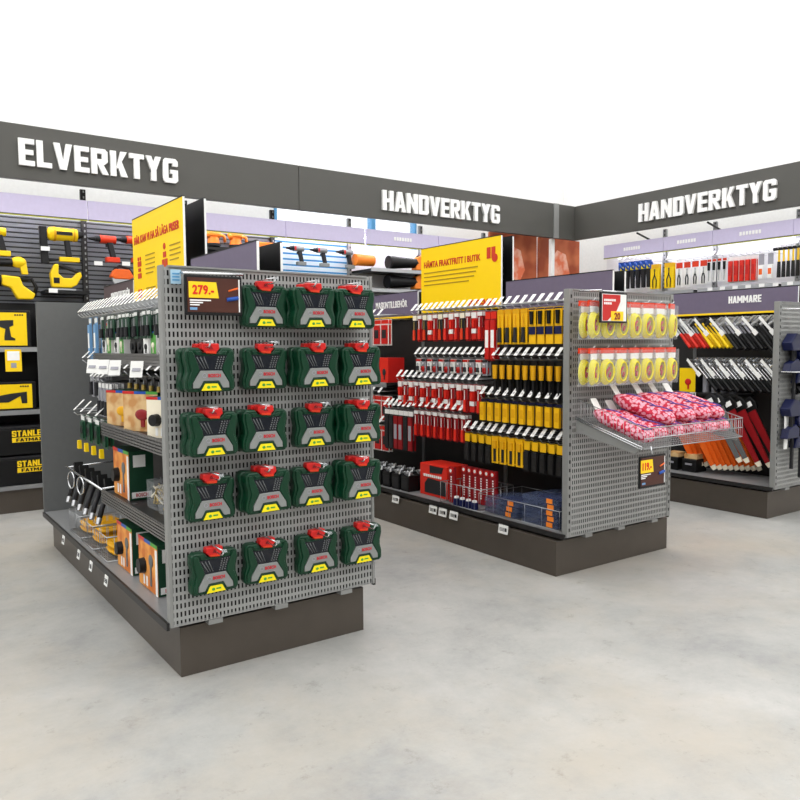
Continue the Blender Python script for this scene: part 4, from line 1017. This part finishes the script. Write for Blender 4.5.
def rotary(loc, label, flip=1):
    t = thing('angle_grinder', label, 'power tool', loc); t.scale = (1.18,)*3
    MB().cyl((.06*flip, 0, .05), (-.1*flip, 0, .045), .03, .028, 0, 12).build('grip', 'black', t)
    MB().ell((.1*flip, 0, .055), (.055, .035, .04)).build('gear_head', 'tool_yellow', t)
    MB().prism([(.1*flip, .05), (.15*flip, .05), (.16*flip, -.03), (.12*flip, -.03)], -.02, .02).build('guard', 'tool_yellow', t, bevel=.004)
rotary((.98, Yt, 2.02), 'yellow and black angle grinder on left wall bay')
def recip(loc):
    t = thing('reciprocating_saw', 'yellow saw with black front and loop handle on left wall bay', 'power tool', loc); t.scale = (1.18,)*3
    MB().cyl((-.18, 0, .1), (-.06, 0, .09), .03, .04, 0, 12).build('nose', 'black', t)
    MB().prism([(-.06, .13), (.06, .12), (.08, .06), (.16, -.0), (.14, -.04), (.04, -.04), (.0, .04), (-.06, .06)], -.03, .03).build('body', 'tool_yellow', t, bevel=.01)
    MB().tube([(.06, 0, .1), (.14, 0, .11), (.17, 0, .05), (.15, 0, -.02)], .014, n=8).build('handle', 'black', t)
recip((1.03, Yt, 1.82))
def circ_saw(loc, label, flip=1):
    t = thing('circular_saw', label, 'power tool', loc)
    MB().cyl((0, -.03, .06), (0, .0, .06), .075, .075, 0, 20).build('blade_guard', 'steel', t)
    MB().prism([(-.09, .07), (-.05, .14), (.08, .14), (.12, .07), (.08, .05), (-.05, .05)], -.04, .045).build('body', 'orange', t, bevel=.01)
    MB().tube([(-.05, 0, .13), (.0, 0, .17), (.08, 0, .15), (.12, 0, .09)], .014, n=8).build('handle', 'charcoal', t)
    MB().b(-.12, .14, -.05, .05, -.02, -.01).build('base_plate', 'steel', t)
circ_saw((1.93, Yt, 1.93), 'orange circular saw with steel guard beside the yellow sign')
def sander(loc, label, kind=0):
    t = thing('orange_sander' if kind == 0 else 'orange_planer', label, 'power tool', loc)
    if kind == 0:
        MB().ell((0, 0, .13), (.085, .05, .055)).cyl((0, 0, .1), (0, 0, .04), .05, .06, 0, 16).build('body', 'tool_orange', t)
        MB().cyl((0, 0, .04), (0, 0, .015), .07, .07, 0, 18).build('pad', 'charcoal', t)
        MB().tube([(.05, 0, .14), (.11, 0, .12), (.12, 0, .06)], .016, n=8).build('handle', 'tool_orange', t)
    else:
        MB().prism([(-.13, .03), (-.11, .09), (.1, .09), (.16, .07), (.16, .04), (.0, .03)], -.035, .035).build('body', 'tool_orange', t, bevel=.01)
        MB().b(-.14, .12, -.04, .04, .01, .03).build('base_plate', 'steel', t)
        MB().cyl((-.14, 0, .07), (-.10, 0, .07), .02).build('knob', 'charcoal', t)
o = thing('wall_shelf', 'dark wall shelf carrying the orange sanders', 'shelf', (3.1, 7.2, 2.325)); MB().b(-.42, .42, -.15, .095, -.025, 0).build('deck', 'dark_metal', o)
sander((2.83, Yt, 2.327), 'orange random orbit sander, left one on the wall shelf'); sander((3.06, Yt, 2.327), 'orange random orbit sander, centre one on the wall shelf')
sander((3.38, Yt, 2.327), 'flat orange planer at the right of the wall shelf', 1)
def blower(loc, rz, label):
    t = thing('leaf_blower', label, 'power tool', loc, rz)
    MB().cyl((-.13, 0, .1), (.1, 0, .1), .065, .06, 0, 18).build('fan_housing', 'tool_orange', t)
    MB().tube([(.105, -.0+.05*math.cos(a), .1+.05*math.sin(a)) for a in [2*PI*k/16 for k in range(16)]], .012, closed=True).build('intake_ring', 'tool_orange', t)
    MB().cyl((.1, 0, .1), (.102, 0, .1), .045, .045, 0, 16).build('intake_grille', 'charcoal', t)
    return t
blower((4.56, 7.1, 2.205), 0, 'orange leaf blower with round intake at left of pale bay')
for i, (x, z, rz_) in enumerate([(5.06, 2.2, .3), (5.04, 1.985, .3)]):
    t = thing('leaf_blower', 'orange headed leaf blower with long black tube, %s one' % ['upper', 'lower'][i], 'power tool', (x, 7.0, z), 0, 'leaf blowers with long tubes')
    MB().cyl((-.25, 0, .09), (.15, 0, .1), .075, .05, 0, 18).build('black_tube', 'black', t)
    MB().prism([(.1, .02), (.2, .02), (.24, .12), (.2, .2), (.13, .16)], -.05, .05).build('head', 'tool_orange', t, bevel=.01)
    MB().tube([(.15, 0, .17), (.22, 0, .19), (.3, 0, .14), (.28, 0, .04)], .016, n=8).build('handle', 'black', t)
# boxed goods on shelves of the left wall bays
def dewalt_box(w, h, label, loc, kind):
    t = thing('power_tool_carton', label, 'box', loc, 0)
    MB().b(-w/2, w/2, -.12, .12, 0, h).build('carton', 'black', t, bevel=.006)
    f = MB().b(-w/2+.015, w/2-.03, -.123, -.12, .02, h-.02).build('yellow_front', 'tool_yellow', t)
    m = MB()
    if kind == 0:
        m.prism([(.0, h*.72), (.12, h*.74), (.12, h*.6), (.09, h*.55), (.1, h*.3), (.13, h*.25), (.13, h*.2), (.05, h*.2), (.05, h*.3), (.06, h*.5), (0, h*.58)], -.125, -.123)
        m.prism([(-.17, h*.5), (-.02, h*.52), (0, h*.4), (-.12, h*.35)], -.125, -.123)
    else:
        m.prism([(-.17, h*.45), (.05, h*.6), (.17, h*.65), (.17, h*.25), (.13, h*.25), (.12, h*.5), (.03, h*.3), (-.17, h*.3)], -.125, -.123)
    m.build('pictured_tool', 'charcoal', f)
    m = MB()
    for k in range(4): m.b(w/2-.12+k*.018, w/2-.108+k*.018, -.125, -.123, h-.045, h-.033)
    m.build('logo', 'charcoal', f)
dewalt_box(.5, .31, 'black and yellow tool carton with pictured drill on upper left shelf', (.89, 7.05, 1.362), 0)
dewalt_box(.48, .24, 'black and yellow tool carton with pictured grinder on lower left shelf', (.92, 7.05, .842), 1)
dewalt_box(.34, .31, 'black and yellow tool carton beside the foreground gondola far panel', (1.40, 7.08, 1.362), 1)
dewalt_box(.3, .36, 'tall black and yellow carton mostly behind the far panel', (1.38, 7.05, .842), 1)
def chest(loc, label, dx=0):
    t = thing('tool_chest', label, 'tool chest', loc)
    MB().b(-.28, .28, -.16, .16, 0, .22).build('body', 'black', t, bevel=.01)
    MB().b(-.285, .285, -.165, .165, .222, .24).build('lid', 'charcoal', t)
    l = MB().b(-.13+dx, .13+dx, -.1635, -.16, .105, .145).build('yellow_bar', 'price_yellow', t)
    text('STANLEY', .26, .05, .003, 'price_yellow', t, (dx, -.164, .178), name='lettering', bold=.03)
    text('FATMAX', .2, .026, .002, 'black', l, (dx, -.165, .125), bold=.03)
chest((1.03, 7.06, .476), 'black tool chest lettered STANLEY FATMAX, upper of the two', .06)
chest((1.05, 7.06, .222), 'black tool chest lettered STANLEY FATMAX, lower of the two', .07)
t = thing('shelf_flag', 'yellow and white hanging price flag on the upper left shelf edge', 'label', (.99, 6.86, 1.17))
MB().b(-.06, .06, -.003, .003, 0, .18).build('flag', 'price_yellow', t); MB().b(-.045, .045, -.005, -.003, .09, .165).build('white_field', 'white', t); MB().b(-.02, .02, -.005, -.003, .03, .07).build('pictogram', 'grey_ink', t)

# posters at the corner
for i, (x, w_) in enumerate([(6.97, .84), (7.83, .80)]):
    t = thing('picture_panel', 'copper coloured picture panel with pale blurred figure, %s of the corner post' % ['left', 'right'][i], 'poster', (x, 7.25, 1.9), 0, 'copper picture panels')
    MB().b(-w_/2, w_/2, 0, .03, 0, .9).build('board', 'copper_print', t)
    MB().prism([(-.28*w_, .2), (.05, .2), (.2, .45), (.12, .7), (-.05, .75), (-.22, .55)], -.003, 0).build('pale_shape', 'pale_print', t)
    MB().b(-w_/2, w_/2, .031, .05, -1.68, 0).build('stand', 'panel_grey', t)
p = thing('corner_post', 'white square post under the fascia at the wall corner', 'post', (7.40, 6.99, 0)); MB().b(-.03, .03, -.025, .025, 0, 2.74).build('post_body', 'white', p, bevel=.003)
mid_cab = thing('low_shelf', 'shelf of dark and yellow tools in front of the copper panels', 'shelf', (7.1, 6.98, 2.03)); MB().b(-.68, .22, -.14, .14, -.03, 0).build('deck', 'dark_metal', mid_cab); MB().b(-.05, -.01, .1, .14, -2.03, -.03).b(-.6, -.56, .1, .14, -2.03, -.03).build('leg', 'dark_metal', mid_cab)
for i, x in enumerate(lin(6.5, 7.2, 5)):
    t = thing('tool_kit_case', '%s tool kit case in front of the copper panel, %s' % (['yellow', 'black', 'black', 'orange', 'black'][i], nth(i, 5)), 'tool case', (x, 6.96, 2.031), 0, 'tool kit cases at the corner')
    MB().b(-.07, .07, -.05, .05, 0, .12).build('body', ['tool_yellow', 'black', 'charcoal', 'orange', 'black'][i], t, bevel=.01); MB().tube([(-.03, 0, .12), (-.03, 0, .145), (.03, 0, .145), (.03, 0, .12)], .006).build('handle', 'dark_metal', t)

# ------------------------------------------------------------------ right wall products
def pruning(colr):
    t = thing('carded_saw', 'x', 'saw')
    MB().prism([(-.045, -.1), (.045, -.12), (.05, -.01), (-.05, 0)], -.004, .0).build('card', 'blue', t)
    MB().prism([(-.03, -.1), (.03, -.1), (.02, -.34), (-.015, -.34)], -.003, .003).build('blade', 'charcoal', t)
    MB().b(-.02, .03, -.007, -.004, -.11, -.06).build('label', colr, t)
    MB().tube([(-.03, -.012, -.02), (.0, -.02, -.06), (.03, -.012, -.1)], .012).build('grip', 'blue', t); return t
xr = 8.2
p1 = Proto(pruning('label_yellow'))
hang_row(hookS, lin(6.30, 5.90, 6), xr, 2.41, p1, 'blue carded saw with black blade', 'on the right wall', '', .28, 2)
hang_row(hookS, [5.80, 5.60], xr, 2.34, Proto(card_pack('yellow_card_pack', .13, .30, 'tool_yellow', ('charcoal', 'black'), 'yellow', .05, 'pliers')), 'yellow card with black tool', 'on the right wall', '', .28, 2)
def pl(cm, gm, hm='orange_red'): return card_pack('carded_pliers', .085, .28, cm, (gm, 'steel'), hm, .07, 'pliers')
hang_row(hookS, lin(5.46, 5.14, 4), xr, 2.33, Proto(pl('paper', 'charcoal')), 'orange topped card with pliers', 'on the right wall', '', .28, 1)
hang_row(hookS, lin(5.07, 4.88, 4), xr, 2.33, Proto(card_pack('black_tool_card', .045, .26, 'paper', ('black', 'steel'), 'orange_red', .03, 'handle')), 'black handled tool', 'on the right wall', '', .28, 1)
hang_row(hookS, lin(4.80, 4.53, 5), xr, 2.33, Proto(card_pack('red_tool_pack', .052, .29, 'paper', ('bright_red', 'red'), 'white', .04, 'box', .03)), 'bright red tool pack', 'on the right wall', '', .28, 2)
hang_row(hookS, lin(4.45, 4.35, 2), xr, 2.33, Proto(card_pack('white_tool_pack', .06, .28, 'paper', ('white', 'orange'), 'grey_ink', .12, 'box', .02)), 'white pack with orange print', 'on the right wall', '', .28, 1)
hang_row(hookS, lin(4.26, 4.06, 5), xr, 2.36, Proto(hammer('charcoal', 'black', 'tool_yellow', 1.3, 'yellow_hammer', 'hammer', .3)), 'yellow shaft tool with black grip', 'on the right wall', '', .28, 1)
hang_row(hookS, [3.98, 3.9], xr, 2.36, Proto(card_pack('yellow_card_pack', .07, .3, 'tool_yellow', ('tool_yellow', 'yellow'), 'yellow', .05, 'box', .03)), 'big yellow pack', 'at right picture edge', '', .28, 2)
for i, y in enumerate(lin(4.95, 4.05, 7)):
    o = MB().box((0, 0, 0), (.06, .003, .035), 0).build('shelf_label', 'white', loc=(7.784, y, 1.972), rz=FACE_L); tag(o, 'white price label, %s on the right wall shelf edge' % nth(i, 7), 'label', 'right wall price labels')

# ------------------------------------------------------------------ camera, light
F, yaw, pitch, roll = 753.93, .61618, .070519, -.0069131
f = Vector((math.sin(yaw)*math.cos(pitch), math.cos(yaw)*math.cos(pitch), -math.sin(pitch)))
r = Vector((math.cos(yaw), -math.sin(yaw), 0)); u = r.cross(f)
r2 = r*math.cos(roll)+u*math.sin(roll); u2 = -r*math.sin(roll)+u*math.cos(roll)
R = Matrix((r2, u2, -f)).transposed().to_4x4()
cd = bpy.data.cameras.new('camera'); cam = bpy.data.objects.new('camera', cd); C.objects.link(cam)
cam.matrix_world = Matrix.Translation((0, 0, 1.35)) @ R
cd.sensor_width = 36; cd.lens = 36*F/800; cd.clip_start = .05; cd.clip_end = 60
bpy.context.scene.camera = cam
w = bpy.data.worlds.new('world'); bpy.context.scene.world = w; w.use_nodes = True
w.node_tree.nodes['Background'].inputs[0].default_value = (.93, .96, 1, 1); w.node_tree.nodes['Background'].inputs[1].default_value = 1.6
sc = bpy.context.scene
sc.view_settings.view_transform = 'Standard'; sc.view_settings.look = 'None'; sc.view_settings.gamma = 1; sc.view_settings.exposure = .12
sc.cycles.max_bounces = 8; sc.cycles.transparent_max_bounces = 24; sc.cycles.use_denoising = True
